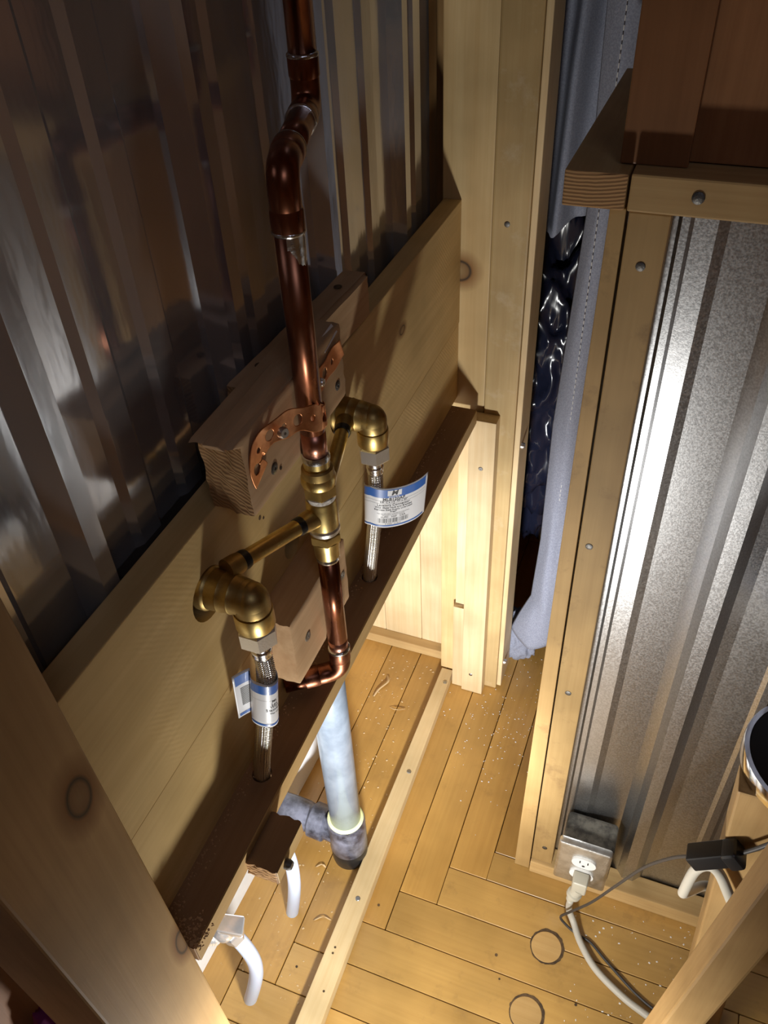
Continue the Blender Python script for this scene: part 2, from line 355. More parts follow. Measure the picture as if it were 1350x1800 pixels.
for k in range(14):
    y1 = 0.05 - k * 0.0735; plank(-0.57, 0.4 + 0.1 * (k % 3), y1 - 0.0735, y1, MAT['floor_x']); plank(0.4 + 0.1 * (k % 3), 1.2, y1 - 0.0735, y1, MAT['floor_x'])
for (px, py) in ((-0.013, 0.632), (-0.021, 0.519)):
    gv, gf = lathe([(0, 1), (0.0002, 1)], (0, 0, 0), n=60); gv = [(px + 0.0012 + x * (0.0285 + 0.004 * abs(noise.noise(Vector((x * 3 + px * 50, y * 3, 0))))), py + 0.0008 + y * (0.0285 + 0.004 * abs(noise.noise(Vector((x * 3, y * 3, 7 + px * 40))))), FZ + 0.0001 + z) for x, y, z in gv]
    mk('plug_grime', (gv, gf), MAT['grime'], fl)
    mk('wood_plug', lathe([(0, 0.0255), (0.0007, 0.0255), (0.0010, 0.0248)], (px, py, FZ + 0.0001), n=40), MAT['plugwood'], fl)
for (px, py, r) in ((0.052, 0.560, 0.0024), (-0.090, 0.590, 0.0026), (-0.075, 0.555, 0.0018), (-0.31, 0.60, 0.0024), (-0.404, 0.455, 0.0022), (-0.17, 1.30, 0.002)):
    mk('nail_hole', lathe([(0, r), (0.0003, r)], (px, py, FZ), n=10), MAT['grime'], fl)

# ------------------------------------------------------------------ room shell
wl = thing('wall_left', (-0.39, 0.6, -0.46), kind='structure')
def sheet(profile, z0, z1, place, nz=2, th=0.0012):
    V, F = [], []
    for j in range(nz):
        z = z0 + (z1 - z0) * j / (nz - 1)
        for (s, d) in profile: V.append(place(s, d, z))
    n = len(profile)
    for j in range(nz - 1):
        for i in range(n - 1): F.append((j * n + i, j * n + i + 1, (j + 1) * n + i + 1, (j + 1) * n + i))
    return V, F
def ribs(s0, s1, majors, minors, H=0.015, h=0.0045, mw=0.012, mt=0.0085):
    P = [(s0, 0.0)]; ev = []
    for c in majors: ev.append((c, 'M'))
    for c in minors: ev.append((c, 'm'))
    for c, t in sorted(ev):
        if t == 'M': q = [(c - mt - mw, 0), (c - mt, H), (c + mt, H), (c + mt + mw, 0)]
        else: q = [(c - 0.019, 0), (c - 0.012, h), (c + 0.012, h), (c + 0.019, 0)]
        for p in q:
            if s0 < p[0] < s1: P.append(p)
    P.append((s1, 0.0)); return P
maj = [0.332 + 0.2235 * k for k in range(-3, 4)]; mino = []
for c in maj: mino += [c + 0.068, c + 0.136]
def left_sheet(a, b_, off):
    mj = [c for c in maj if a - 0.03 < c < b_ + 0.03]; mn = [c for c in mino if a < c < b_]
    o = mk('metal_sheet', sheet(ribs(a, b_, mj, mn), -0.80, 0.86, lambda s, d, z: (-0.3835 + d - off, s, z), 3), MAT['galv'], wl)
    sm = o.modifiers.new('thickness', 'SOLIDIFY'); sm.thickness = 0.0012; sm.offset = -1
    return o
left_sheet(0.205, 0.560, 0.0); left_sheet(0.5475, 1.130, 0.0015)
mk('backing', box(-0.46, -0.388, 0.205, 1.17, -0.80, 0.86, 0), MAT['roomwood'], wl)
wlow = mk('wall_lower_left', hexa([(-0.63, 0.24, FZ), (-0.556, 0.24, FZ), (-0.536, 0.87, FZ), (-0.63, 0.87, FZ), (-0.63, 0.24, -0.80), (-0.556, 0.24, -0.80), (-0.536, 0.87, -0.80), (-0.63, 0.87, -0.80)], 0.001), MAT['white'], kind='structure')
mk('wall_far_left', box(-0.70, -0.64, 0.87, 1.225, FZ, -0.60, 0), MAT['pine_pale'], kind='structure')
mk('wall_near_left', box(-0.63, -0.57, -1.0, 0.24, FZ, 0.86, 0), MAT['roomwood'], kind='structure')
wb = thing('wall_back', (-0.45, 1.20, FZ), kind='structure')
mk('backing', box(-0.70, -0.30, 1.205, 1.225, FZ, -0.60, 0), MAT['dark'], wb)
for k in range(4):
    a = -0.345 - k * 0.088; mk('wall_plank', box(a - 0.0872, a, 1.192, 1.205, FZ + 0.002, -0.62, 0.0018), MAT['pine_pale'], wb)
bt = mk('baseboard_back', box(-0.64, -0.375, 1.168, 1.192, FZ, FZ + 0.026, 0.002), MAT['pine_x'], kind='structure')
mk('wall_right', box(1.2, 1.26, -1.0, 0.85, FZ, 0.86, 0), MAT['roomwood'], kind='structure')
mk('wall_rear', box(-0.46, 1.26, -1.06, -1.0, FZ, 0.86, 0), MAT['roomwood'], kind='structure')
mk('ceiling', box(-0.46, 1.26, -1.06, 2.3, 0.86, 0.92, 0), MAT['roomwood'], kind='structure')
mk('wall_far', box(-0.46, 0.4, 2.24, 2.30, FZ, 0.86, 0), MAT['roomwood'], kind='structure')
mk('wall_corridor_right', box(-0.03, 0.05, 0.845, 2.24, FZ, 0.86, 0), MAT['roomwood'], kind='structure')
mk('wall_corridor_left', box(-0.46, -0.385, 1.23, 2.24, FZ, 0.86, 0), MAT['roomwood'], kind='structure')

# ------------------------------------------------------------------ pine board panel on the left wall
bp_ = thing('pine_board_panel', (-0.352, 0.67, -0.775), 'wide pine board panel behind the brass fittings, two boards high', 'board')
YE = 1.1325
ub = mk('upper_board', box(-0.3645, -0.3385, 0.2135, YE, -0.6395, -0.448, 0.0012), MAT['board'], bp_)
lb = mk('lower_board', box(-0.3645, -0.3395, 0.2135, YE, -0.7765, -0.641, 0.0012), MAT['board'], bp_)
boolcut(ub, lathe([(-0.04, 0.0255), (0.04, 0.0255)], (-0.35, 0.401, -0.518), (1, 0, 0), 28))
boolcut(ub, lathe([(-0.04, 0.0235), (0.04, 0.0235)], (-0.35, 0.683, -0.516), (1, 0, 0), 28))
boolcut(ub, lathe([(-0.04, 0.0165), (0.04, 0.0165)], (-0.35, 0.546, -0.589), (1, 0, 0), 24))
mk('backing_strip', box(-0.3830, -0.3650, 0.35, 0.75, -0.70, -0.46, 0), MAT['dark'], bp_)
for (y, z, r) in ((0.497, -0.512, 0.0022), (0.503, -0.517, 0.0014), (0.545, -0.50, 0.0012)):
    mk('nail_hole', lathe([(0, r), (0.0004, r)], (-0.3386, y, z), (1, 0, 0), 10), MAT['grime'], bp_)

# narrow shelf
sh = mk('shelf_board', box(-0.3400, -0.2985, 0.2135, 1.102, -0.801, -0.775, 0.001), MAT['shelf'], label='long narrow wooden shelf below the pine board, hoses passing through it', cat='shelf')
for (hx, hy) in ((-0.322, 0.391), (-0.322, 0.694)):
    boolcut(sh, lathe([(-0.05, 0.0105), (0.05, 0.0105)], (hx, hy, -0.785), (0, 0, 1), 24))
end_faces(sh, MAT['endgrain'])
mk('lit_edge_strip', box(-0.2990, -0.2968, 0.2145, 1.101, -0.8005, -0.7757, 0.0003, 1), MAT['pine_y'], sh, label='front edge toned pale as lit')  # paler strip paints the lit front edge over the shaded wood colour

# near post
def lean_post(name, x0, x1, y0, y1, z0, z1, mat, ly=0.0, lx=0.0, **kw):
    f = lambda y, z: y + ly * (-0.40 - z)
    g = lambda x, z: x + lx * (-0.40 - z)
    return mk(name, hexa([(g(x0, z0), f(y0, z0), z0), (g(x1, z0), f(y0, z0), z0), (g(x1, z0), f(y1, z0), z0), (g(x0, z0), f(y1, z0), z0), (g(x0, z1), f(y0, z1), z1), (g(x1, z1), f(y0, z1), z1), (g(x1, z1), f(y1, z1), z1), (g(x0, z1), f(y1, z1), z1)], 0.003, 3), mat, **kw)
lean_post('wood_post', -0.382, -0.300, 0.112, 0.2025, FZ + 0.001, 0.84, MAT['post'], 0.026, label='thick leaning wooden post in the lower left foreground, with dark knots', cat='post')

# far posts
p1 = thing('door_post', (-0.30, 1.15, FZ), 'tall pale pine door post at the far end of the shelf', 'post')
mk('inner_stud', box(-0.3672, -0.2935, 1.1335, 1.172, FZ + 0.021, 0.85, 0.002), MAT['pine_z'], p1)
mk('outer_stud', box(-0.2925, -0.2385, 1.129, 1.168, FZ + 0.001, 0.85, 0.003), MAT['scuffed'], p1)
mk('edge_board', box(-0.2380, -0.2285, 1.131, 1.20, FZ + 0.012, 0.85, 0.002), MAT['pine_pale'], p1)
screw(p1, (-0.2905 + 0.02, 1.129, -0.475), (0, -1, 0), 0.0042, MAT['nail'], 'nail')
screw(p1, (-0.2285, 1.145, -0.862), (1, 0, 0), 0.006, MAT['steel'], 'bolt', depth=0.006)
screw(p1, (-0.2285, 1.145, -1.44), (1, 0, 0), 0.006, MAT['steel'], 'bolt', depth=0.006)
pc = mk('pine_batten', box(-0.3100, -0.2640, 1.103, 1.1285, FZ + 0.001, -0.797, 0.0015), MAT['pine_pale'], label='pale pine batten with two screws under the shelf end', cat='batten')
screw(pc, (-0.287, 1.103, -0.895), (0, -1, 0), 0.004, MAT['screw'])
screw(pc, (-0.290, 1.103, -1.46), (0, -1, 0), 0.004, MAT['screw'])
mk('white_batten', box(-0.3320, -0.3110, 1.120, 1.1332, -1.264, -0.803, 0.001), MAT['pine_pale'], label='pale bare batten above the broken offcut, left of the screwed batten', cat='batten')
V, F = box(-0.3335, -0.3115, 1.110, 1.133, FZ + 0.001, -1.268, 0.001)
V = [(x, y, z + (0.006 * noise.noise(Vector((x * 300, y * 300, 1))) if z > -1.3 else 0)) for x, y, z in V]
mk('broken_offcut', (V, F), MAT['pine_pale'], label='short broken pale offcut standing against the far post', cat='offcut')

# floor strip
st = mk('floor_strip', hexa([(-0.366, 0.16, FZ + .0005), (-0.318, 0.16, FZ + .0005), (-0.337, 1.1320, FZ + .0005), (-0.366, 1.1320, FZ + .0005), (-0.364, 0.16, FZ + 0.020), (-0.3205, 0.16, FZ + 0.020), (-0.3385, 1.1320, FZ + 0.020), (-0.364, 1.1320, FZ + 0.020)], 0.0015), MAT['strip'], label='long pale wood strip screwed to the floor', cat='strip')
for yy in (1.095, 0.86, 0.59): screw(st, (-0.345, yy, FZ + 0.020), (0, 0, 1), 0.0045, MAT['screw'])
for yy in (0.50, 0.43, 0.49): mk('dent', lathe([(0, 0.002), (0.0003, 0.002)], (-0.340 - 0.01 * (yy > 0.45), yy, FZ + 0.02), n=10), MAT['grime'], st)

# ------------------------------------------------------------------ blocks on the board
def rough_block(name, x0, x1, y0, y1, z0, z1, mat, amp=0.0022, taper=None, **kw):
    bm = bmesh.new(); nx, ny, nz = 7, 22, 9
    bmesh.ops.create_cube(bm, size=1.0)
    bmesh.ops.subdivide_edges(bm, edges=bm.edges[:], cuts=9, use_grid_fill=True)
    bmesh.ops.bevel(bm, geom=[e for e in bm.edges if e.calc_face_angle(0) > 1], offset=0.02, segments=1, affect='EDGES')
    for v in bm.verts:
        u = v.co + Vector((.5, .5, .5)); x = x0 + (x1 - x0) * u.x; y = y0 + (y1 - y0) * u.y; z = z0 + (z1 - z0) * u.z
        if taper: x, y, z = taper(u, x, y, z)
        if u.y < 0.02 or u.y > 0.98:
            q = Vector((x, y, z)) * 260; y += amp * noise.noise(q) * (1 if u.y > .5 else -1)
        x += 0.0007 * noise.noise(Vector((x, y * .3, z)) * 120); z += 0.0009 * noise.noise(Vector((x + 5, y * .3, z)) * 110)
        v.co = (x, y, z)
    return mk(name, from_bm(bm), mat, autosmooth=0.7, **kw)
rb = rough_block('wood_block', -0.3655, -0.3380, 0.523, 0.783, -0.4475, -0.398, MAT['block'], taper=lambda u, x, y, z: (x - (0.010 * (u.z > .97) * (u.x > .9)), y, z + 0.010 * (1 - u.y)), label='rough wood block lying on top of the pine board behind the copper pipe', cat='block')
for (yy, zz) in ((0.562, -0.3885), (0.737, -0.3955)):
    mk('screw_hole', lathe([(0, 0.0045), (0.0004, 0.0045)], (-0.353, yy, zz), n=14), MAT['grime'], rb)
fb = rough_block('clamp_block', -0.3378, -0.2985, 0.432, 0.622, -0.446, -0.368, MAT['block'], amp=0.003, taper=lambda u, x, y, z: (x + 0.006 * (u.z < .5) * (1 - u.x) * 0, y - 0.012 * (u.z > 0.9) * (1 - u.y), z), label='rough cut wood block behind the copper pipe, holding the copper strap', cat='block')
V, F = hexa([(-0.322, 0.416, -0.3690), (-0.304, 0.418, -0.3715), (-0.3000, 0.520, -0.3690), (-0.318, 0.530, -0.3640), (-0.322, 0.415, -0.3660), (-0.310, 0.417, -0.3665), (-0.306, 0.520, -0.3600), (-0.320, 0.530, -0.3600)], 0.0008)
mk('splinter', (V, F), MAT['block'], fb)
mk('paint_streak', hexa([(-0.3035, 0.585, -0.3705), (-0.2984, 0.585, -0.3800), (-0.2984, 0.613, -0.3740), (-0.3035, 0.613, -0.3675), (-0.3035, 0.585, -0.3690), (-0.2978, 0.585, -0.3790), (-0.2978, 0.613, -0.3730), (-0.3035, 0.613, -0.3660)], 0), MAT['speck'], fb)
end_faces(fb, MAT['endgrain']); end_faces(rb, MAT['endgrain'])
screw(fb, (-0.2985, 0.472, -0.425), (1, 0, 0), 0.0055, MAT['nail'], 'screw')
screw(fb, (-0.2985, 0.604, -0.425), (1, 0, 0), 0.005, MAT['nail'], 'screw')
mk('nail_hole', lathe([(0, 0.0018), (0.0006, 0.0018)], (-0.2984, 0.482, -0.432), (1, 0, 0), 10), MAT['grime'], fb)
lbk = rough_block('lower_wood_block', -0.3390, -0.3005, 0.458, 0.590, -0.7000, -0.608, MAT['block'], amp=0.0012, label='short wood block behind the lower copper pipe, with two screws', cat='block')
screw(lbk, (-0.3005, 0.487, -0.655), (1, 0, 0), 0.0055, MAT['screw'])
screw(lbk, (-0.3005, 0.577, -0.653), (1, 0, 0), 0.0055, MAT['screw'])
nb = end_faces(rough_block('small_wood_block', -0.2975, -0.2640, 0.3040, 0.3610, -0.8080, -0.7850, MAT['shelf'], amp=0.002, label='small dark wood block fixed to the front edge of the shelf, with a bolt', cat='block'), MAT['endgrain'])
mk('lit_face_strip', box(-0.2643, -0.2630, 0.3050, 0.3600, -0.8070, -0.7860, 0.0003, 1), MAT['pine_y'], nb, label='face toned pale as lit')  # lit side of the block painted as a thin paler sheet
screw(nb, (-0.2630, 0.321, -0.797), (1, 0, 0), 0.0055, MAT['nail'], 'bolt', depth=0.007)

# ------------------------------------------------------------------ copper riser with offset
PX, PY = -0.286, 0.523; UX, UY, OZ = -0.330, 0.660, -0.197; r = 0.0111
rp = thing('copper_riser_pipe', (PX, PY, -0.447), 'dark copper riser pipe with a double elbow offset, rising to the top of the picture', 'pipe')
mk('pipe', tube([(PX, PY, -0.418), (PX, PY, -0.235)], r, 36), MAT['copper'], rp, smooth=True)
mk('cleaned_end', tube([(PX, PY, -0.447), (PX, PY, -0.418)], r, 36), MAT['copper_clean'], rp, smooth=True)
mk('pipe', tube([(UX, UY, -0.168), (UX, UY, 0.84)], r, 36), MAT['copper'], rp, smooth=True)
A = Vector((PX, PY, OZ)); B = Vector((UX, UY, OZ)); dAB = (B - A).normalized()
def elbow(name, a, c, b_, mat, par, rr, rad):
    path = arc_elbow(a, c, b_, rad, 14)
    hub = rr * 1.12
    m_ = mk(name, tube(path, [hub] * 1 + [rr * 1.07] * (len(path) - 2) + [hub], 32, cap=True), mat, par, smooth=True)
    for (p, q) in ((a, c), (b_, c)):
        d = (Vector(q) - Vector(p)).normalized(); L_ = min((Vector(q) - Vector(p)).length - rad, 0.017)
        mk('hub', lathe([(0, hub), (0.001, hub * 1.02), (L_ * .85, hub * 1.02), (L_, rr * 1.06)], p, d, 32), mat, m_, autosmooth=0.6)
    return m_
elbow('elbow', A + Vector((0, 0, -0.044)), A, A + dAB * 0.040, MAT['copper'], rp, r, 0.018)
elbow('elbow', B + Vector((0, 0, 0.038)), B, B - dAB * 0.040, MAT['copper'], rp, r, 0.018)
mk('pipe', tube([A + dAB * 0.035, B - dAB * 0.035], r, 32), MAT['copper'], rp, smooth=True)
def ring(p, axis, rr, w_, mat, par, name='solder_ring'):
    return mk(name, lathe([(-w_, rr * .98), (-w_ * .4, rr * 1.09), (w_ * .4, rr * 1.09), (w_, rr * .98)], p, axis, 36), mat, par, smooth=True)
ring(B + Vector((0, 0, 0.038)), (0, 0, 1), r * 1.07, 0.0022, MAT['solder'], rp)
ring(B - dAB * 0.040, dAB, r * 1.06, 0.0016, MAT['solder'], rp)
ring(A + dAB * 0.040, dAB, r * 1.06, 0.0016, MAT['solder'], rp)
ring(A + Vector((0, 0, -0.0445)), (0, 0, 1), r * 1.06, 0.0022, MAT['solder'], rp)
# solder run below the lower elbow
V, F = [], []; nth = 14; nzz = 16
for j in range(nzz + 1):
    for i in range(nth + 1):
        a = -1.30 + 1.9 * i / nth
        dep = 0.010 + 0.014 * max(0, math.sin((i / nth) * 3.0 - 0.3)) + 0.003 * noise.noise(Vector((i * .7, 1, 1)))
        z = OZ - 0.0455 - dep * j / nzz; th = 0.0005 * (1 - (j / nzz) ** 3)
        V.append((PX + (r + th) * math.cos(a), PY + (r + th) * math.sin(a), z))
for j in range(nzz):
    for i in range(nth): F.append((j * (nth + 1) + i, j * (nth + 1) + i + 1, (j + 1) * (nth + 1) + i + 1, (j + 1) * (nth + 1) + i))
mk('solder_run', (V, F), MAT['solder'], rp, smooth=True)

# ------------------------------------------------------------------ perforated copper strap
def strap():
    path = spline([(-0.2972, 0.4500, -0.4160), (-0.2972, 0.4445, -0.4020), (-0.2965, 0.4500, -0.3905), (-0.2945, 0.4640, -0.3860), (-0.2895, 0.480, -0.3865), (-0.2845, 0.497, -0.390), (-0.2775, 0.511, -0.396), (-0.2735, 0.521, -0.4015)], 14)
    NRM = [Vector((1, 0, 0))] * len(path)
    for k in range(1, 12):   # around the front of the pipe
        a = math.radians(9 * k); path.append(Vector((PX + 0.0126 * math.cos(a), PY + 0.0126 * math.sin(a), -0.4015 - 0.0004 * k))); NRM.append(Vector((math.cos(a), math.sin(a), 0)))
    tail = [Vector(p) for p in spline([(-0.2905, 0.5375, -0.405), (-0.2965, 0.553, -0.400), (-0.2972, 0.575, -0.396), (-0.2968, 0.600, -0.392), (-0.2945, 0.612, -0.388)], 12)]
    path += tail; NRM += [Vector((0.9, 0.45, 0)).lerp(Vector((1, 0, 0)), min(1, q / 10)) for q in range(len(tail))]
    def width_dir(s_, t):
        i_ = 0
        while i_ < len(S) - 1 and S[i_] < s_: i_ += 1
        n = NRM[i_]; n = (n - t * n.dot(t)).normalized(); return n.cross(t).normalized() * 1.0
    S = [0]
    for i in range(1, len(path)): S.append(S[-1] + (path[i] - path[i - 1]).length)
    L = S[-1]; N_ = 400; T = 36; hw = 0.0122
    def at(s):
        for i in range(1, len(S)):
            if S[i] >= s:
                t = (s - S[i - 1]) / max(S[i] - S[i - 1], 1e-9); return path[i - 1].lerp(path[i], t), (path[i] - path[i - 1]).normalized()
        return path[-1], (path[-1] - path[-2]).normalized()
    holes = []
    for k in range(12):
        s = 0.012 + k * 0.0165; holes.append((s, 0.0050 if k % 2 == 0 else 0.0026))
    V, F = [], []; st2 = []
    for i in range(N_ + 1):
        s = L * i / N_; p, t = at(s)
        wv = hw * (0.90 + 0.10 * math.cos(s / 0.0165 * math.pi))
        up = width_dir(s, t)
        for j in range(T + 1):
            q = (j / T * 2 - 1) * wv; st2.append((s, q)); V.append(p + up * q)
    for vi, (s, q) in enumerate(st2):   # snap edge vertices to the hole circles
        for (hs, hr) in holes:
            d = math.hypot(s - hs, q)
            if abs(d - hr) < 0.00042 and d > 1e-6:
                ds = (s - hs) / d * hr + hs; dq = q / d * hr; p, t = at(max(0, min(L, ds))); up = width_dir(ds, t); V[vi] = p + up * dq
    for i in range(N_):
        for j in range(T):
            s = L * (i + .5) / N_; q = (st2[i * (T + 1) + j][1] + st2[i * (T + 1) + j + 1][1]) / 2
            if any(math.hypot(s - hs, q) < hr for hs, hr in holes): continue
            F.append((i * (T + 1) + j, i * (T + 1) + j + 1, (i + 1) * (T + 1) + j + 1, (i + 1) * (T + 1) + j))
    used = sorted({i for f in F for i in f}); mp = {o_: n_ for n_, o_ in enumerate(used)}
    o = mk('copper_strap', ([tuple(V[i]) for i in used], [tuple(mp[i] for i in f) for f in F]), MAT['copper_new'], smooth=True, label='perforated bright copper strap wrapped around the riser pipe', cat='strap')
    sm = o.modifiers.new('thickness', 'SOLIDIFY'); sm.thickness = 0.0009; sm.offset = 0
    screw(o, (-0.2862, 0.4735, -0.387), (1, -0.35, 0.1), 0.0050, MAT['steel'], 'screw', depth=0.003)
    screw(o, (-0.2955, 0.566, -0.398), (1, 0, 0), 0.0042, MAT['steel'], 'screw', depth=0.003)
strap()

# ------------------------------------------------------------------ brass valve between the pipes
bv = thing('brass_valve', (PX, PY, -0.571), 'brass mixing valve body with two side tubes and wall elbows', 'valve')
def lz(name, prof, mat, hexes=False, par=None, **kw):
    return mk(name, lathe([(z, q) for z, q in prof], (PX, PY, 0), (0, 0, 1), 36, hexes=hexes), mat, par or bv, autosmooth=0.5, **kw)
lz('solder_ring', [(-0.4490, 0.0125), (-0.4455, 0.0128), (-0.4425, 0.0116)], MAT['solder'])
lz('collar', [(-0.4640, 0.0122), (-0.4480, 0.0120)], MAT['brass'])
lz('union_flange', [(-0.4680, 0.0150), (-0.4655, 0.0152), (-0.4585, 0.0145), (-0.4570, 0.0128)], MAT['brass_old'])
lz('union_nut', [(-0.4760, 0.0158), (-0.4745, 0.0162), (-0.4685, 0.0162), (-0.4655, 0.0150)], MAT['brass'])
lz('union_hex', [(-0.4890, 0.0150), (-0.4870, 0.0164), (-0.4765, 0.0164), (-0.4755, 0.0155)], MAT['brass'], True)
lz('thread_tape', [(-0.4940, 0.0136), (-0.4930, 0.0142), (-0.4885, 0.0146), (-0.4875, 0.0138)], MAT['tape'])
bd = lz('body', [(-0.5275, 0.0138), (-0.5255, 0.0149), (-0.5010, 0.0149), (-0.5000, 0.0145), (-0.4960, 0.0146), (-0.4935, 0.0136)], MAT['brass'])
lz('seal_ring', [(-0.5345, 0.0138), (-0.5330, 0.0150), (-0.5295, 0.0151), (-0.5270, 0.0138)], MAT['steel'])
lz('bottom_hex', [(-0.5460, 0.0148), (-0.5440, 0.0160), (-0.5360, 0.0160), (-0.5345, 0.0150)], MAT['brass'], True)
lz('reducer', [(-0.5680, 0.0108), (-0.5660, 0.0122), (-0.5560, 0.0125), (-0.5455, 0.0138)], MAT['brass'])
lz('solder_ring', [(-0.5720, 0.0112), (-0.5700, 0.0118), (-0.5675, 0.0112)], MAT['solder'])
def side(sgn, ey, A_, B_, tr):
    A_, B_ = Vector(A_), Vector(B_); d = (B_ - A_).normalized()
    mk('branch_boss', lathe([(-0.012, 0.0105), (0.004, 0.0098), (0.010, 0.0086)], A_, d, 28), MAT['brass_old'], bd, autosmooth=0.6)
    mk('sealing_ring', lathe([(0.0095, 0.0088), (0.014, 0.0090), (0.016, 0.0082)], A_, d, 28), MAT['black'], bv, autosmooth=0.6)
    mk('side_tube', lathe([(0.012, tr), ((B_ - A_).length - 0.002, tr)], A_, d, 28), MAT['brass'], bv, autosmooth=0.6)
    mk('sealing_ring', lathe([(-0.007, 0.0085), (-0.004, 0.0092), (0.001, 0.0090)], B_, d, 28), MAT['black'], bv, autosmooth=0.6)
    mk('elbow_boss', lathe([(0.0, 0.0090), (0.006, 0.0100), (0.016, 0.0100)], B_, d, 28), MAT['brass_old'], bv, autosmooth=0.6)
    x0 = -0.352; ez = -0.515; ax = -0.300
    prof = [(0, 0.0205), (0.0135, 0.0205), (0.0150, 0.0198), (0.0165, 0.0186), (0.026, 0.0180), (0.0275, 0.0186), (0.029, 0.0180), (0.036, 0.0172), (0.0375, 0.0178), (0.039, 0.0170), (0.046, 0.0163)]
    e = mk('wall_elbow', lathe(prof, (x0, ey, ez), (1, 0, 0), 36), MAT['brass_old'], bv, autosmooth=0.6)
    path = arc_elbow((-0.318, ey, ez), (ax, ey, ez), (ax, ey, ez - 0.020), 0.0095, 12)
    mk('elbow_bend', tube(path, 0.0163, 32), MAT['brass_old'], bv, smooth=True)
    # rounded outer shoulder
    V, F = [], []
    for j in range(9):
        ph = math.pi / 2 * j / 8
        for k in range(32): V.append((ax + 0.0163 * math.cos(ph) * math.cos(2 * math.pi * k / 32), ey + 0.0163 * math.cos(ph) * math.sin(2 * math.pi * k / 32), ez - 0.003 + 0.0185 * math.sin(ph)))
    for j in range(8):
        for k in range(32): F.append((j * 32 + k, j * 32 + (k + 1) % 32, (j + 1) * 32 + (k + 1) % 32, (j + 1) * 32 + k))
    mk('shoulder', (V, F), MAT['brass_old'], bv, smooth=True)
    mk('outlet_collar', lathe([(0, 0.0172), (-0.002, 0.0176), (-0.0175, 0.0176), (-0.019, 0.0168)], (ax, ey, ez - 0.013), (0, 0, 1), 36), MAT['brass'], bv, autosmooth=0.6)
    th = []
    for k in range(5): th += [(-0.0005 - 0.0022 * k, 0.0150), (-0.0014 - 0.0022 * k, 0.0158)]
    mk('thread', lathe(th, (ax, ey, ez - 0.0315), (0, 0, 1), 36), MAT['brass'], bv, autosmooth=0.6)
    return e
side(-1, 0.405, (-0.2925, 0.507, -0.511), (-0.3205, 0.430, -0.501), 0.0078)
side(1, 0.683, (-0.2925, 0.539, -0.511), (-0.3205, 0.652, -0.513), 0.0074)

# lower copper pipe
lp = thing('copper_drop_pipe', (PX, PY, -0.757), 'short copper pipe below the brass valve, ending in a dark burnt elbow', 'pipe')
mk('pipe', tube([(PX, PY, -0.692), (PX, PY, -0.5715)], 0.0105, 36), MAT['copper'], lp, smooth=True)
mk('cleaned_end', tube([(PX, PY, -0.712), (PX, PY, -0.692)], 0.0105, 36), MAT['copper_clean'], lp, smooth=True)
C_ = Vector((PX, PY, -0.7445)); D_ = Vector((-0.338, 0.484, -0.7455))
elbow('elbow', C_ + Vector((0, 0, 0.036)), C_, C_ + (D_ - C_).normalized() * 0.042, MAT['copper_dark'], lp, 0.0106, 0.018)
mk('pipe', tube([C_ + (D_ - C_).normalized() * 0.03, D_], 0.0106, 28), MAT['copper_dark'], lp, smooth=True)
ring(C_ + Vector((0, 0, 0.0365)), (0, 0, 1), 0.0112, 0.0028, MAT['solder'], lp)

# ------------------------------------------------------------------ braided hoses with nuts
def hose(ey, bx, by, label):
    ax = -0.300; h = thing('braided_hose', (bx, by, -0.80), label, 'hose', 'braided hoses')
    top = Vector((ax, ey, -0.548))
    mk('hex_nut', lathe([(0, 0.0162), (-0.002, 0.0182), (-0.0185, 0.0182), (-0.021, 0.0160)], top, (0, 0, 1), hexes=True), MAT['steel'], h, autosmooth=0.4)
    mk('ferrule', lathe([(-0.019, 0.0090), (-0.030, 0.0090)], top, (0, 0, 1), 28), MAT['chrome'], h, autosmooth=0.5)
    mk('crimp_sleeve', lathe([(-0.0285, 0.0086), (-0.030, 0.0098), (-0.033, 0.0100), (-0.035, 0.0092), (-0.038, 0.0094), (-0.041, 0.0088)], top, (0, 0, 1), 28), MAT['chrome'], h, smooth=True)
    path = spline([top + Vector((0, 0, -0.038)), top + Vector((-0.001, 0, -0.08)), Vector((ax * .55 + bx * .45, (ey + by) / 2, -0.69)), Vector((bx, by, -0.775)), Vector((bx - 0.002, by, -0.84))], 150)
    def rel(a, s):
        k = 10; p = a * k; q = s * 1150
        return 1 + 0.12 * math.sin(p + q) * math.sin(p - q)
    mk('braid', tube(path, 0.0080, 72, relief=rel), MAT['braid'], h, smooth=True)
    return path
pathL = hose(0.405, -0.322, 0.391, 'braided steel hose with hex nut, nearest the camera, label curled tightly around it')
pathR = hose(0.683, -0.322, 0.694, 'braided steel hose with hex nut, farther along the shelf, label sticking out like a flag')

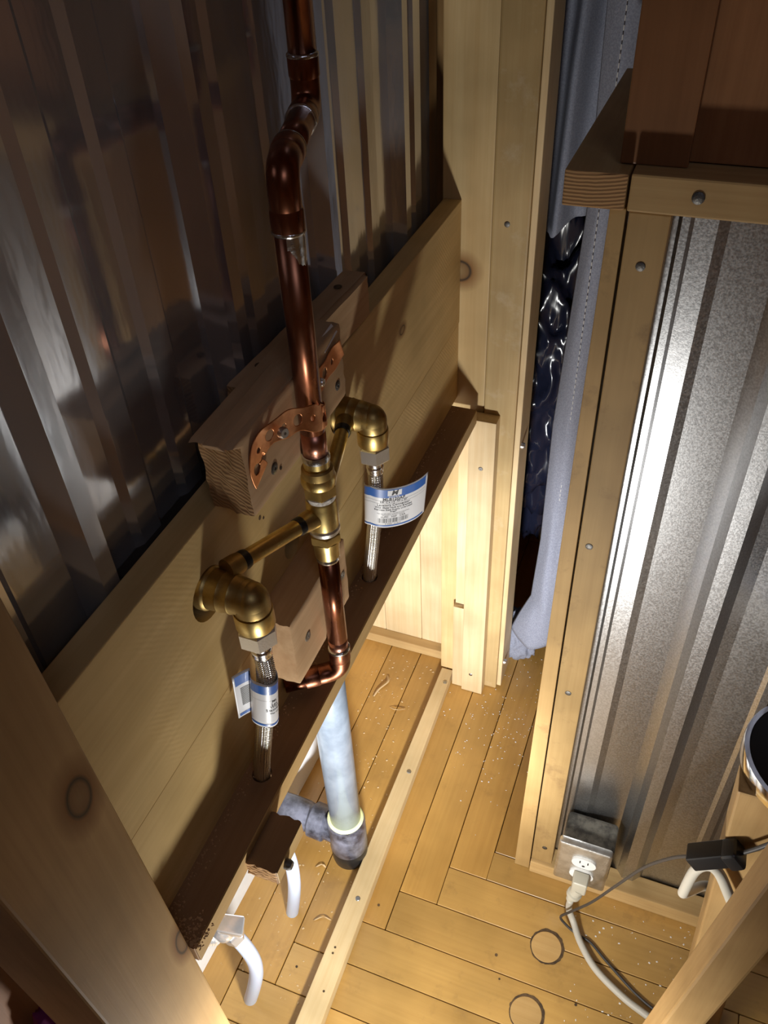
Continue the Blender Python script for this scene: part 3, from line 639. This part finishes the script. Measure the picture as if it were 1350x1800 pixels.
# ------------------------------------------------------------------ printed labels
def text_mesh(body, size, bold=0.0, shear=0.0):
    cu = bpy.data.curves.new('txt', 'FONT'); cu.body = body; cu.size = size; cu.align_x = 'CENTER'; cu.align_y = 'CENTER'; cu.offset = bold; cu.shear = shear
    cu.resolution_u = 3
    o = bpy.data.objects.new('txt', cu); COL.objects.link(o); bpy.context.view_layer.update()
    me = bpy.data.meshes.new_from_object(o.evaluated_get(bpy.context.evaluated_depsgraph_get()))
    bm = bmesh.new(); bm.from_mesh(me)
    bpy.data.objects.remove(o); bpy.data.curves.remove(cu); bpy.data.meshes.remove(me)
    return from_bm(bm)
def label_thing(name, plan, zt, zb, lean, items, label, par=None):
    """plan: points (x,y) along the paper; u runs along it, v from bottom to top"""
    P = [Vector((p[0], p[1], 0)) for p in plan]; S = [0]
    for i in range(1, len(P)): S.append(S[-1] + (P[i] - P[i - 1]).length)
    L = S[-1]; H = zt - zb
    def at(u, v, off):
        u = max(0, min(L, u)); i = 1
        while i < len(S) - 1 and S[i] < u: i += 1
        t = (u - S[i - 1]) / (S[i] - S[i - 1]); p = P[i - 1].lerp(P[i], t)
        d0 = (P[i] - P[i - 1]).normalized(); d1 = (P[min(i + 1, len(P) - 1)] - P[i]).normalized() if i < len(P) - 1 else d0
        d = d0.lerp(d1, t * .5).normalized(); n = Vector((d.y, -d.x, 0))
        q = p + n * off; lx, ly, lw = lean(u / L, v / H)
        return (q.x + lx, q.y + ly, zb + v + lw)
    t = par or thing(name, (P[0].x, P[0].y, zb), label, 'label', 'paper labels on the hoses')
    def grid(u0, u1, v0, v1, off, nu=None, nv=8):
        nu = nu or max(2, int((u1 - u0) / 0.0012)); V = [at(u0 + (u1 - u0) * i / nu, v0 + (v1 - v0) * j / nv, off) for j in range(nv + 1) for i in range(nu + 1)]
        F = [(j * (nu + 1) + i, j * (nu + 1) + i + 1, (j + 1) * (nu + 1) + i + 1, (j + 1) * (nu + 1) + i) for j in range(nv) for i in range(nu)]
        return V, F
    pp = mk('paper', grid(0, L, 0, H, 0), MAT['paper'], t, smooth=True)
    sm = pp.modifiers.new('thickness', 'SOLIDIFY'); sm.thickness = 0.0003; sm.offset = 0
    for it in items(L, H):
        kind = it[0]
        if kind == 'band': mk(it[1], grid(it[2], it[3], it[4], it[5], it[7]), MAT[it[6]], t, smooth=True)
        if kind == 'text':
            _, nm, body, u, v, size, mt, bold, shear, off = it
            V, F = text_mesh(body, size, bold, shear); mk(nm, ([at(u + x, v + y, off) for x, y, z in V], F), MAT[mt], t)
    return t
def front_print(u0, u1, H, off=0.00035):
    uc = (u0 + u1) / 2; w_ = u1 - u0; k = H / 0.064; out = []
    out.append(('band', 'blue_band', u0, u1, H * .765, H * .965, 'blue', off))
    out.append(('band', 'blue_band', u0, u1, H * .03, H * .065, 'blue', off))
    out.append(('band', 'logo_box', uc - w_ * .10, uc + w_ * .115, H * .812, H * .945, 'paper', off * 1.5))
    out.append(('text', 'logo_letter', 'M', uc + w_ * .005, H * .879, 0.0098 * k, 'ink', 0.0003, 0.22, off * 2))
    out.append(('text', 'lettering', 'MAINLINE', uc, H * .788, 0.0028 * k, 'paper', 0.00005, 0, off * 2))
    for (s, v, sz, bd_) in (('MLB120AF', .722, .0060, .00012), ('3/8" C x 1/2" FIP x 20"', .657, .0036, .00006), ('Lavatory Connector', .578, .0048, .00006), ('With Metal Nuts and Braided', .515, .0037, .00005), ('Stainless Steel Supply Line-Lead', .460, .0036, .00004), ('Free*', .408, .0036, .00004), ('*For use with water in Residential applications', .362, .0021, 0), ('Connected to approved standards', .328, .0020, 0), ('cUPC   NSF   CSA', .275, .0040, 0)):
        out.append(('text', 'lettering', s, uc, H * v, sz * k, 'ink', bd_, 0, off))
    out.append(('band', 'rule', u0, u1, H * .692 - 0.0002, H * .692, 'ink', off))
    out.append(('band', 'rule', u0, u1, H * .622 - 0.0002, H * .622, 'ink', off))
    rnd = random.Random(3); x = uc - w_ * .24
    while x < uc + w_ * .24:
        bw = rnd.choice((0.00035, 0.0006, 0.0009)); out.append(('band', 'barcode_bar', x, x + bw, H * .125, H * .235, 'ink', off)); x += bw + rnd.choice((0.0004, 0.0007, 0.001))
    out.append(('text', 'lettering', '0 43057 12120 5', uc, H * .094, 0.0028 * k, 'ink', 0, 0, off))
    return out
# flag label on the far hose: wraps the hose then sticks out towards the room
cxR, cyR = -0.3020, 0.6835
plan = []
for k in range(9):
    a = math.radians(185 + 80 * k / 8); plan.append((cxR + 0.0118 * math.cos(a), cyR + 0.0118 * math.sin(a)))
p0 = Vector((*plan[-1], 0)); a0 = math.radians(-10)
for k in range(1, 41):
    s = k / 40; a = a0 + math.radians(62) * min(1, s * 1.6) + 0.30 * math.sin(s * 7.0)
    p0 = p0 + Vector((math.cos(a), math.sin(a), 0)) * 0.0017; plan.append((p0.x, p0.y))
def leanR(u, v): return (0.006 * u * (v - .5) - 0.004 * (1 - v) * (1 - u), 0.002 * (1 - v) * (1 - u), 0.007 * math.sin(min(1, u * 4) * 1.57) + 0.006 * u * u - 0.007 * max(0, math.sin((u - .2) * 4)))
label_thing('paper_label', plan, -0.607, -0.669, leanR, lambda L, H: front_print(0.006, L - 0.003, H), 'white and blue paper label sticking out from the far hose')
# label rolled round the near hose, with its tail behind on the left
cxL, cyL = -0.3045, 0.4010; plan = []
plan += [(-0.334, 0.3775), (-0.3315, 0.384), (-0.3285, 0.390)]
pl2 = []
for k in range(30):
    a = math.radians(200 + 310 * k / 29); rr = 0.0118
    pl2.append((cxL + 0.001 + rr * 1.10 * math.cos(a), cyL + 0.0025 + rr * math.sin(a)))
def leanL(u, v): return (0.002 * (v - .5) - 0.004 * (1 - v), -0.004 * (1 - v), 0.003 * math.sin(u * 9))
def itemsL(L, H):
    o = [('band', 'blue_band', 0, L, H * .765, H * .95, 'blue', 0.00035), ('band', 'blue_band', 0, L, H * .03, H * .075, 'blue', 0.00035), ('band', 'rule', 0, L, H * .62, H * .623, 'ink', 0.00035)]
    for (s, v, sz) in (('ML', .60, .0046), ('Lav', .53, .0050), ('With', .47, .0046), ('Stainless', .40, .0052), ('*For use', .32, .0030)):
        o.append(('text', 'lettering', s, L * .46, H * v, sz, 'ink', .00006, 0, 0.00035))
    return o
roll = label_thing('paper_label', pl2, -0.617, -0.681, leanL, itemsL, 'white and blue paper label rolled around the near hose')
pl3 = [(-0.3255, 0.3830), (-0.3235, 0.3865), (-0.3210, 0.3905), (-0.3180, 0.3945), (-0.3150, 0.398)]
def itemsT(L, H):
    o = [('band', 'blue_band', 0.002, L - .0005, H * .74, H * .95, 'blue', 0.00035), ('band', 'blue_band', 0.002, L - .0005, H * .03, H * .09, 'blue', 0.00035)]
    for k in range(14): o.append(('band', 'barcode_bar', L * .35, L * .92, H * (.25 + .03 * k), H * (.25 + .03 * k) + 0.0009, 'ink', 0.00035))
    return o
def leanT(u, v): return (0.004 * v - 0.002, 0.001, 0.0)
label_thing('label_tail', pl3, -0.606, -0.671, leanT, itemsT, '', roll)

# ------------------------------------------------------------------ drain pipe and tubing below the shelf
dx, dy = -0.395, 0.672
dp = thing('drain_pipe', (dx, dy, FZ), 'grey plastic drain pipe rising from a black coupling on the floor', 'pipe')
mk('pipe', tube([(dx, dy, FZ + 0.115), (dx, dy, -0.802)], 0.0275, 48), MAT['pvc'], dp, smooth=True)
mk('glue_ring', lathe([(0.126, 0.0280), (0.131, 0.0325), (0.134, 0.0322), (0.136, 0.0280)], (dx, dy, FZ), n=48), MAT['glue'], dp, smooth=True)
mk('coupling', lathe([(0.040, 0.0335), (0.044, 0.0345), (0.125, 0.0345), (0.132, 0.0330), (0.132, 0.0278)], (dx, dy, FZ), n=48), MAT['abs'], dp, autosmooth=0.6)
mk('base_pipe', lathe([(0.000, 0.0320), (0.012, 0.0335), (0.030, 0.0335), (0.041, 0.0315)], (dx, dy, FZ), n=48), MAT['black'], dp, autosmooth=0.6)
mk('branch', lathe([(0.015, 0.027), (0.060, 0.027)], (dx, dy, FZ + 0.078), (-1, 0.05, 0), 36), MAT['abs'], dp, autosmooth=0.6)
mk('branch_hub', lathe([(0.040, 0.027), (0.043, 0.0325), (0.070, 0.0325), (0.074, 0.027)], (dx, dy, FZ + 0.078), (-1, 0.05, 0), 36), MAT['abs'], dp, autosmooth=0.6)
mk('branch_hub', lathe([(0.072, 0.0262), (0.090, 0.0285), (0.110, 0.0285), (0.112, 0.0285), (0.150, 0.0265)], (dx, dy, FZ + 0.078), (-1, 0.05, 0), 36), MAT['abs'], dp, autosmooth=0.6)
def pex(name, pts, label):
    p = spline(pts, 14); return mk(name, tube(p, 0.0110, 28), MAT['pex'], smooth=True, label=label, cat='tube', group='white tubes from the floor')
pex('white_tube', [(-0.4520, 0.536, FZ - 0.004), (-0.4400, 0.536, -1.455), (-0.4310, 0.536, -1.385), (-0.4290, 0.536, -1.310), (-0.4385, 0.535, -1.235), (-0.462, 0.534, -1.165), (-0.505, 0.532, -1.110), (-0.551, 0.531, -1.085)], 'curved white plastic tube behind the small wood block, rising from the floor')
pex('white_tube', [(-0.4560, 0.383, FZ - 0.004), (-0.4370, 0.383, -1.450), (-0.4210, 0.383, -1.375), (-0.4160, 0.381, -1.310), (-0.4260, 0.378, -1.250), (-0.440, 0.374, -1.220)], 'curved white plastic tube under the chrome valve, nearest the camera')
sv = thing('chrome_stop_valve', (-0.43, 0.365, -1.25), 'small chrome shutoff valve at the near end of the shelf', 'valve')
mk('compression_nut', lathe([(-0.006, 0.0125), (-0.004, 0.0150), (0.010, 0.0150), (0.012, 0.0130)], (-0.4325, 0.3765, -1.232), (0.35, 0.1, -1), hexes=True), MAT['nickel'], sv, autosmooth=0.4)
mk('body', lathe([(-0.016, 0.0115), (-0.010, 0.0150), (0.0, 0.0160), (0.010, 0.0150), (0.016, 0.0115)], (-0.441, 0.370, -1.208), (0.3, 0.1, -1), 28), MAT['nickel'], sv, smooth=True)
mk('threaded_stub', lathe([q for k in range(6) for q in ((0.004 * k, 0.0135), (0.004 * k + 0.002, 0.0155))], (-0.446, 0.365, -1.214), (-1, -0.35, -0.25), 28), MAT['nickel'], sv, autosmooth=0.5)
mk('flange', lathe([(0.022, 0.013), (0.024, 0.021), (0.027, 0.0215), (0.029, 0.012)], (-0.446, 0.365, -1.214), (-1, -0.35, -0.25), 28), MAT['nickel'], sv, autosmooth=0.5)
hb = hexa([(-0.437, 0.356, -1.190), (-0.405, 0.366, -1.200), (-0.413, 0.388, -1.196), (-0.444, 0.376, -1.186), (-0.434, 0.352, -1.166), (-0.399, 0.362, -1.176), (-0.407, 0.386, -1.172), (-0.442, 0.374, -1.162)], 0.004, 3)
mk('handle', hb, MAT['nickel'], sv, autosmooth=0.4)

# ------------------------------------------------------------------ right hand wall: studs, zinc sheet, rail, cupboard
wr = thing('wall_front_right', (0.3, 0.79, FZ), kind='structure')
mj = [0.098, 0.98, 0.32, 0.54, 0.76]
prof = [(-0.0735, 0.0), (-0.0310, 0.0), (-0.0275, 0.0035), (-0.0205, 0.0035), (-0.0170, 0.0), (0.0040, 0.0), (0.0140, -0.0030), (0.0610, -0.0080), (0.0690, -0.0020), (0.0760, 0.0030), (0.0860, 0.0150), (0.1040, 0.0150), (0.1180, 0.0), (0.1330, -0.002), (0.1800, -0.002), (0.1860, 0.002), (0.1960, 0.002), (0.2020, -0.002)]
for c in (0.325, 0.55, 0.775, 1.0): prof += [(c - 0.022, -0.002), (c - 0.009, 0.015), (c + 0.009, 0.015), (c + 0.022, -0.002), (c + 0.07, -0.002), (c + 0.075, 0.002), (c + 0.085, 0.002), (c + 0.09, -0.002)]
prof.append((1.2, -0.002))
zs_ = mk('metal_sheet', sheet(prof, FZ + 0.030, -0.285, lambda s, d, z: (s, 0.792 - d, z), 3), MAT['spangle'], wr)
smd = zs_.modifiers.new('thickness', 'SOLIDIFY'); smd.thickness = 0.0012; smd.offset = 1
mk('backing', box(-0.070, 1.2, 0.802, 0.84, FZ, 0.86, 0), MAT['roomwood'], wr)
sp = mk('wall_stud', box(-0.0725, -0.0360, 0.758, 0.789, FZ + 0.040, -0.2955, 0.0015), MAT['stud'], label='upright wooden stud beside the zinc sheet, with dark nail heads', cat='stud')
for (xx, zz) in ((-0.055, -0.345), (-0.060, -0.70), (-0.056, -0.985), (-0.052, -1.43)): screw(sp, (xx, 0.758, zz), (0, -1, 0), 0.0045, MAT['nail'], 'nail')
mk('edge_stud', hexa([(-0.1010, 0.757, FZ + .001), (-0.0742, 0.757, FZ + .001), (-0.0742, 0.790, FZ + .001), (-0.1010, 0.790, FZ + .001), (-0.0900, 0.763, -0.2955), (-0.0755, 0.763, -0.2955), (-0.0755, 0.790, -0.2955), (-0.0900, 0.790, -0.2955)], 0.001), MAT['stud'], label='thin upright wood strip left of the stud, separated by a dark gap', cat='stud')
mk('base_plate', box(-0.0725, 1.2, 0.752, 0.7905, FZ + .0005, FZ + 0.038, 0.002), MAT['pine_x'], label='horizontal wood base plate under the zinc sheet', cat='plate')
rl = mk('wall_rail', box(-0.0745, 1.2, 0.754, 0.845, -0.2945, -0.2615, 0.002), MAT['pine_x'], label='horizontal wooden rail above the zinc sheet, with a dark nail head', cat='rail')
screw(rl, (-0.017, 0.754, -0.277), (0, -1, 0), 0.0055, MAT['nail'], 'nail', depth=0.002)
lgb = mk('ledge_board', box(-0.1320, -0.0768, 0.754, 1.10, -0.2945, -0.2625, 0.002), MAT['pine_y'], label='wood ledge board whose sawn end sticks out over the doorway', cat='board')
end_faces(lgb, MAT['endgrain'])
cb = thing('cupboard', (0.3, 0.80, -0.2605), 'reddish brown board cupboard standing on the rail at the upper right', 'cupboard')
mk('front_board', box(-0.0885, -0.0310, 0.776, 0.7895, -0.2610, 0.84, 0.0015), MAT['cupboard'], cb)
xx = -0.045
for k in range(9): mk('back_board', box(xx + k * 0.12, xx + k * 0.12 + 0.1190, 0.7900, 0.8015, -0.2600, 0.84, 0.0015), MAT['cupboard'], cb)

# outlet box
ob = thing('outlet_box', (0.014, 0.75, -1.44), 'dusty metal electrical box with a white double outlet', 'outlet')
mk('box_body', box(-0.0240, 0.0600, 0.733, 0.7865, -1.4320, -1.3300, 0.008, 4), MAT['dusty'], ob, autosmooth=0.5)
mk('cover', box(-0.0285, 0.0580, 0.7190, 0.7335, -1.4420, -1.3200, 0.006, 4), MAT['box'], ob, autosmooth=0.5)
def stadium(cx, cz, w_, h_, y0, y1, n=10):
    pts = []
    for sx, s in ((1, -math.pi / 2), (-1, math.pi / 2)):
        for k in range(n + 1):
            a = s + math.pi * k / n; pts.append((cx + sx * (w_ / 2 - h_ / 2) + h_ / 2 * math.cos(a), cz + h_ / 2 * math.sin(a)))
    m_ = len(pts); V = [(x, y0, z) for x, z in pts] + [(x, y1, z) for x, z in pts]
    F = [tuple(range(m_)), tuple(range(m_, 2 * m_))] + [(i, (i + 1) % m_, m_ + (i + 1) % m_, m_ + i) for i in range(m_)]
    return V, F
for cz in (-1.3615, -1.4005):
    rc = mk('receptacle', stadium(0.017, cz, 0.040, 0.029, 0.7150, 0.7195), MAT['outlet'], ob)
    for ddx in (-0.0065, 0.0065): mk('slot', box(0.017 + ddx - 0.001, 0.017 + ddx + 0.001, 0.7147, 0.7155, cz + 0.001, cz + 0.008, 0), MAT['black'], rc)
    mk('slot', lathe([(0, 0.0026), (0.001, 0.0026)], (0.017, 0.7148, cz - 0.0065), (0, 1, 0), 12), MAT['black'], rc)
pg = thing('power_cable', (0.017, 0.70, FZ), 'thick beige power cable plugged into the lower outlet and trailing over the floor', 'cable')
mk('plug_body', hexa([(0.006, 0.690, -1.418), (0.030, 0.690, -1.418), (0.031, 0.7145, -1.412), (0.004, 0.7145, -1.412), (0.006, 0.690, -1.384), (0.030, 0.690, -1.384), (0.031, 0.7145, -1.386), (0.004, 0.7145, -1.386)], 0.004, 3), MAT['plug'], pg, autosmooth=0.5)
mk('strain_relief', lathe([(0, 0.011), (0.018, 0.010), (0.019, 0.0125), (0.026, 0.0125), (0.027, 0.0085), (0.042, 0.0070)], (0.018, 0.699, -1.412), (-0.25, -0.10, -1), 20), MAT['plug'], pg, autosmooth=0.5)
cbl = [(0.0090, 0.692, -1.450), (0.0100, 0.694, -1.488), (0.022, 0.684, -1.508), (0.041, 0.655, -1.5130), (0.072, 0.623, -1.5138), (0.118, 0.597, -1.5138), (0.156, 0.583, -1.5138), (0.196, 0.572, -1.5138), (0.30, 0.555, -1.5138)]
mk('cord', tube(spline(cbl, 14), 0.0058, 16), MAT['cable'], pg, smooth=True)
ad = thing('black_adapter', (0.175, 0.605, -1.03), 'black plastic inline adapter resting against the wooden leg', 'adapter')
def obox(c, ax_, ay, az, hx, hy, hz, bev):
    c = Vector(c); ax_, ay, az = Vector(ax_).normalized(), Vector(ay).normalized(), Vector(az).normalized()
    q = lambda i, j, k: tuple(c + ax_ * hx * i + ay * hy * j + az * hz * k)
    return hexa([q(-1, -1, -1), q(1, -1, -1), q(1, 1, -1), q(-1, 1, -1), q(-1, -1, 1), q(1, -1, 1), q(1, 1, 1), q(-1, 1, 1)], bev, 3)
adx = Vector((0.75, 0.05, 0.60)).normalized(); ady = Vector((0.0, 1.0, 0)); adz = adx.cross(ady)
mk('adapter_body', obox((0.152, 0.585, -0.995), adx, ady, adz, 0.024, 0.012, 0.0125, 0.003), MAT['black'], ad, autosmooth=0.5)
mk('end_cap', obox((0.176, 0.586, -0.978), adx, ady, adz, 0.010, 0.014, 0.0150, 0.006), MAT['black'], ad, autosmooth=0.5)
mk('wire', tube(spline([(0.182, 0.586, -0.972), (0.195, 0.585, -0.950), (0.215, 0.585, -0.915), (0.245, 0.585, -0.87)], 10), 0.0028, 12), MAT['wire'], ad, smooth=True)
tw = [(0.133, 0.585, -1.010), (0.116, 0.600, -1.055), (0.092, 0.622, -1.140), (0.066, 0.645, -1.262), (0.040, 0.662, -1.372), (0.012, 0.674, -1.455), (-0.0005, 0.678, -1.492), (0.009, 0.676, -1.508), (0.030, 0.670, -1.5165), (0.056, 0.664, -1.5172), (0.088, 0.642, -1.5172), (0.146, 0.606, -1.5172), (0.196, 0.590, -1.5172), (0.30, 0.575, -1.5172)]
mk('thin_wire', tube(spline(tw, 14), 0.0022, 10), MAT['wire'], smooth=True, label='thin dark wire sagging from the adapter past the plug to the floor', cat='wire')

# stool-like stand at the lower right
mk('wooden_prop', hexa([(0.206, 0.60, FZ + .001), (0.270, 0.60, FZ + .001), (0.270, 0.64, FZ + .001), (0.206, 0.64, FZ + .001), (0.156, 0.60, -0.872), (0.205, 0.60, -0.872), (0.205, 0.64, -0.872), (0.156, 0.64, -0.872)], 0.003, 2), MAT['post'], label='slanted wooden leg under the round black disc', cat='prop')
mk('wooden_stake', hexa([(0.098, 0.40, FZ + .001), (0.133, 0.40, FZ + .001), (0.133, 0.44, FZ + .001), (0.098, 0.44, FZ + .001), (0.178, 0.40, -0.30), (0.215, 0.40, -0.30), (0.215, 0.44, -0.30), (0.178, 0.44, -0.30)], 0.003, 2), MAT['post'], label='slanted bare wood post in the lower right corner', cat='post')
dc = thing('round_disc', (0.238, 0.655, -0.871), 'round black disc with a polished rim at the right edge', 'disc')
mk('rim', lathe([(0.0, 0.080), (0.001, 0.0835), (0.020, 0.0840), (0.0225, 0.0830), (0.0225, 0.0775), (0.0205, 0.0765)], (0.238, 0.655, -0.871), n=64), MAT['rim'], dc, autosmooth=0.5)
mk('black_top', lathe([(0.019, 0.0770), (0.0215, 0.0768), (0.0220, 0.0755)], (0.238, 0.655, -0.871), n=64), MAT['black'], dc, autosmooth=0.5)
hk = [(0.215, 0.652, -1.20), (0.182, 0.650, -1.185), (0.158, 0.622, -1.160), (0.1450, 0.597, -1.125), (0.1425, 0.590, -1.105), (0.1440, 0.588, -1.050), (0.1500, 0.586, -1.025), (0.160, 0.585, -1.018), (0.172, 0.584, -1.030), (0.188, 0.582, -1.062), (0.206, 0.580, -1.10), (0.225, 0.579, -1.14)]
mk('bent_cable', tube(spline(hk, 12), 0.0068, 16), MAT['cable'], smooth=True, label='short bent beige cable hooked in front of the wooden leg', cat='cable')

# ------------------------------------------------------------------ doorway: curtains and black plastic
def cloth_sheet(rowsx, y_of, nu=48, nv=60):
    """rowsx: list of (z, xl, xr) from top to bottom"""
    V, F = [], []
    for j in range(nv + 1):
        t = j / nv * (len(rowsx) - 1); i = min(int(t), len(rowsx) - 2); f = t - i
        z, a, b_ = (rowsx[i][k] * (1 - f) + rowsx[i + 1][k] * f for k in range(3))
        for q in range(nu + 1):
            u = q / nu; p = y_of(u, j / nv); V.append((a + (b_ - a) * u, p[0], z + p[1]))
    for j in range(nv):
        for q in range(nu): F.append((j * (nu + 1) + q, j * (nu + 1) + q + 1, (j + 1) * (nu + 1) + q + 1, (j + 1) * (nu + 1) + q))
    return V, F
def rear_fold(u, v):
    return (1.31 + 0.022 * math.sin(u * 19 + 1.5 * v) + 0.010 * math.sin(u * 41 + 3 * v) + 0.02 * noise.noise(Vector((u * 3, v * 4, 0))), -0.02 * v * math.sin(u * 6) * (v > .9) + 0.012 * noise.noise(Vector((u * 6, 0, 3))) * v)
c1 = mk('rear_curtain', cloth_sheet([(0.80, -0.34, -0.09), (0.2, -0.34, -0.10), (-0.25, -0.34, -0.11), (-0.545, -0.34, -0.12)], rear_fold), MAT['cloth'], smooth=True, label='pleated grey blue curtain hanging behind the door post', cat='curtain')
c1.modifiers.new('thickness', 'SOLIDIFY').thickness = 0.0012
def front_fold(u, v):
    bulge = 0.012 + 0.020 * v
    return (1.205 - bulge * math.sin(math.pi * u) + 0.003 * noise.noise(Vector((u * 4, v * 9, 2))), (-0.03 + 0.05 * abs(u - .42)) * max(0, v - .93) / .07)
c2 = thing('front_curtain', (-0.165, 1.2, -1.42), 'straight grey curtain edge with a stitched hem, reaching almost to the floor', 'curtain')
q = mk('cloth', cloth_sheet([(0.80, -0.190, -0.118), (0.0, -0.183, -0.122), (-0.47, -0.174, -0.126), (-0.85, -0.189, -0.130), (-1.12, -0.189, -0.128), (-1.28, -0.196, -0.126), (-1.385, -0.232, -0.118)], front_fold, 36, 90), MAT['cloth'], c2, smooth=True)
q.modifiers.new('thickness', 'SOLIDIFY').thickness = 0.0014
SV, SF = [], []
z = 0.30
while z > -1.0:
    t = (0.0 - z) / 0.47; x = -0.150 - 0.004 * t
    a = join((SV, SF), box(x - 0.0006, x + 0.0006, 1.182, 1.1835, z - 0.006, z, 0)); SV, SF = a; z -= 0.0105
# a rolled end of the rear curtain lying behind the hem
def crumple(name, c, rad, mat, seed, amp, freq, sub=5, par=None, ridge=True, **kw):
    bm = bmesh.new(); bmesh.ops.create_icosphere(bm, subdivisions=sub, radius=1.0)
    for v in bm.verts:
        n_ = v.co.normalized(); p = Vector((n_.x, n_.y, n_.z * max(1.0, rad[2] / rad[0] * .8))) * freq + Vector((seed, seed * 2, seed * 3))
        a = noise.noise(p); b_ = noise.noise(p * 2.3 + Vector((9, 9, 9)))
        d = (1 - abs(a) * 2) * amp + (1 - abs(b_) * 2) * amp * .4 if ridge else a * amp
        v.co = Vector((c[0] + n_.x * rad[0] * (1 + d), c[1] + n_.y * rad[1] * (1 + d), c[2] + n_.z * rad[2] * (1 + d)))
    return mk(name, from_bm(bm), mat, par, smooth=True, **kw)
crumple('black_plastic_bag', (-0.262, 1.50, -0.93), (0.115, 0.10, 0.37), MAT['bag'], 2.0, 0.20, 2.2, 6, label='crumpled shiny black plastic bag in the doorway behind the curtains', cat='bag')
crumple('cloth_heap', (-0.218, 1.245, -1.455), (0.040, 0.035, 0.060), MAT['cloth'], 5.0, 0.25, 2.0, 5, label='small grey cloth heap on the floor under the curtain hem', cat='cloth')
mk('hem_stitches', (SV, SF), MAT['thread'], c2, kind='stuff')

# ------------------------------------------------------------------ lower left corner
mk('rough_plank', hexa([(-0.470, -0.05, FZ + .001), (-0.430, -0.05, FZ + .001), (-0.430, 0.200, FZ + .001), (-0.470, 0.200, FZ + .001), (-0.470, -0.05, 0.30), (-0.430, -0.05, 0.30), (-0.430, 0.200, 0.30), (-0.470, 0.200, 0.30)], 0.003), MAT['cupboard'], label='rough dark plank behind the leaning post at the lower left', cat='plank')
crumple('purple_cloth', (-0.408, 0.128, -0.90), (0.018, 0.020, 0.085), MAT['purple'], 8.0, 0.2, 2.0, 4, label='dark purple cloth at the lower left corner', cat='cloth')

# ------------------------------------------------------------------ sawdust and shavings (nobody could count them)
def scatter(n, fn, size, seed):
    rnd = random.Random(seed); V, F = [], []
    for _ in range(n):
        x, y, z = fn(rnd); s = rnd.uniform(*size); a = rnd.uniform(0, 6.28); b_ = s * rnd.uniform(.3, .9); h = s * rnd.uniform(.25, .5)
        c, d = math.cos(a), math.sin(a); k = len(V)
        for (i, j) in ((-1, -1), (1, -1), (.8, 1), (-1, .7)): V.append((x + c * i * s - d * j * b_, y + d * i * s + c * j * b_, z))
        for (i, j) in ((-.6, -.6), (.7, -.5), (.5, .6), (-.6, .5)): V.append((x + c * i * s - d * j * b_, y + d * i * s + c * j * b_, z + h))
        F += [(k, k + 1, k + 2, k + 3), (k + 4, k + 5, k + 6, k + 7)] + [(k + i, k + (i + 1) % 4, k + 4 + (i + 1) % 4, k + 4 + i) for i in range(4)]
    return V, F
mk('wood_crumbs', scatter(260, lambda r_: (r_.uniform(-0.53, -0.37), r_.uniform(0.40, 1.15), FZ), (0.0006, 0.0024), 1), MAT['crumb'], label='pale wood crumbs scattered on the floor left of the strip', cat='sawdust', kind='stuff')
mk('pale_specks', scatter(170, lambda r_: (r_.gauss(-0.20, 0.055), r_.gauss(1.05, 0.09), FZ), (0.0006, 0.0018), 2), MAT['speck'], label='tiny pale specks on the floor in the doorway', cat='specks', kind='stuff')
mk('floor_dust', scatter(160, lambda r_: (r_.uniform(0.02, 0.30), r_.uniform(0.45, 0.75), FZ), (0.0006, 0.0020), 3), MAT['speck'], label='dust crumbs on the floor around the power cord', cat='dust', kind='stuff')
mk('shelf_sawdust', scatter(380, lambda r_: (-0.3375 + abs(r_.gauss(0, 0.006)), r_.uniform(0.215, 0.75) if r_.random() < .8 else r_.uniform(.75, 1.1), -0.775), (0.0004, 0.0014), 4), MAT['block'], label='sawdust lying along the back of the narrow shelf', cat='sawdust', kind='stuff')
mk('shelf_end_dust', scatter(260, lambda r_: (r_.uniform(-0.337, -0.291), 0.2145 + abs(r_.gauss(0, 0.012)), -0.775), (0.0004, 0.0016), 5), MAT['block'], label='heap of sawdust on the near end of the shelf', cat='sawdust', kind='stuff')
def curl(pts, wd, label):
    P = spline(pts, 10); V, F = [], []
    for i, p in enumerate(P):
        s = wd * (0.5 + 0.5 * math.sin(math.pi * (i + .5) / len(P))); V += [(p.x - s, p.y, p.z), (p.x + s, p.y + s * .4, p.z + s * .3)]
    for i in range(len(P) - 1): F.append((2 * i, 2 * i + 1, 2 * i + 3, 2 * i + 2))
    o = mk('wood_shaving', (V, F), MAT['crumb'], smooth=True, label=label, cat='shaving'); o.modifiers.new('thickness', 'SOLIDIFY').thickness = 0.0005
z_ = FZ + 0.001
curl([(-0.478, 1.085, z_), (-0.470, 1.065, z_ + .004), (-0.482, 1.04, z_ + .002), (-0.486, 1.02, z_)], 0.004, 'curled pale wood shaving near the far baseboard')
curl([(-0.440, 1.005, z_), (-0.425, 1.00, z_ + .004), (-0.410, 1.01, z_ + .001)], 0.004, 'small pale wood shaving beside the floor strip, far end')
curl([(-0.408, 0.535, z_), (-0.395, 0.545, z_ + .003), (-0.380, 0.545, z_ + .001)], 0.003, 'thin wood shaving beside the floor strip, near end')
curl([(-0.445, 0.625, z_), (-0.436, 0.632, z_ + .003), (-0.428, 0.63, z_)], 0.003, 'pale wood shaving in front of the black coupling')
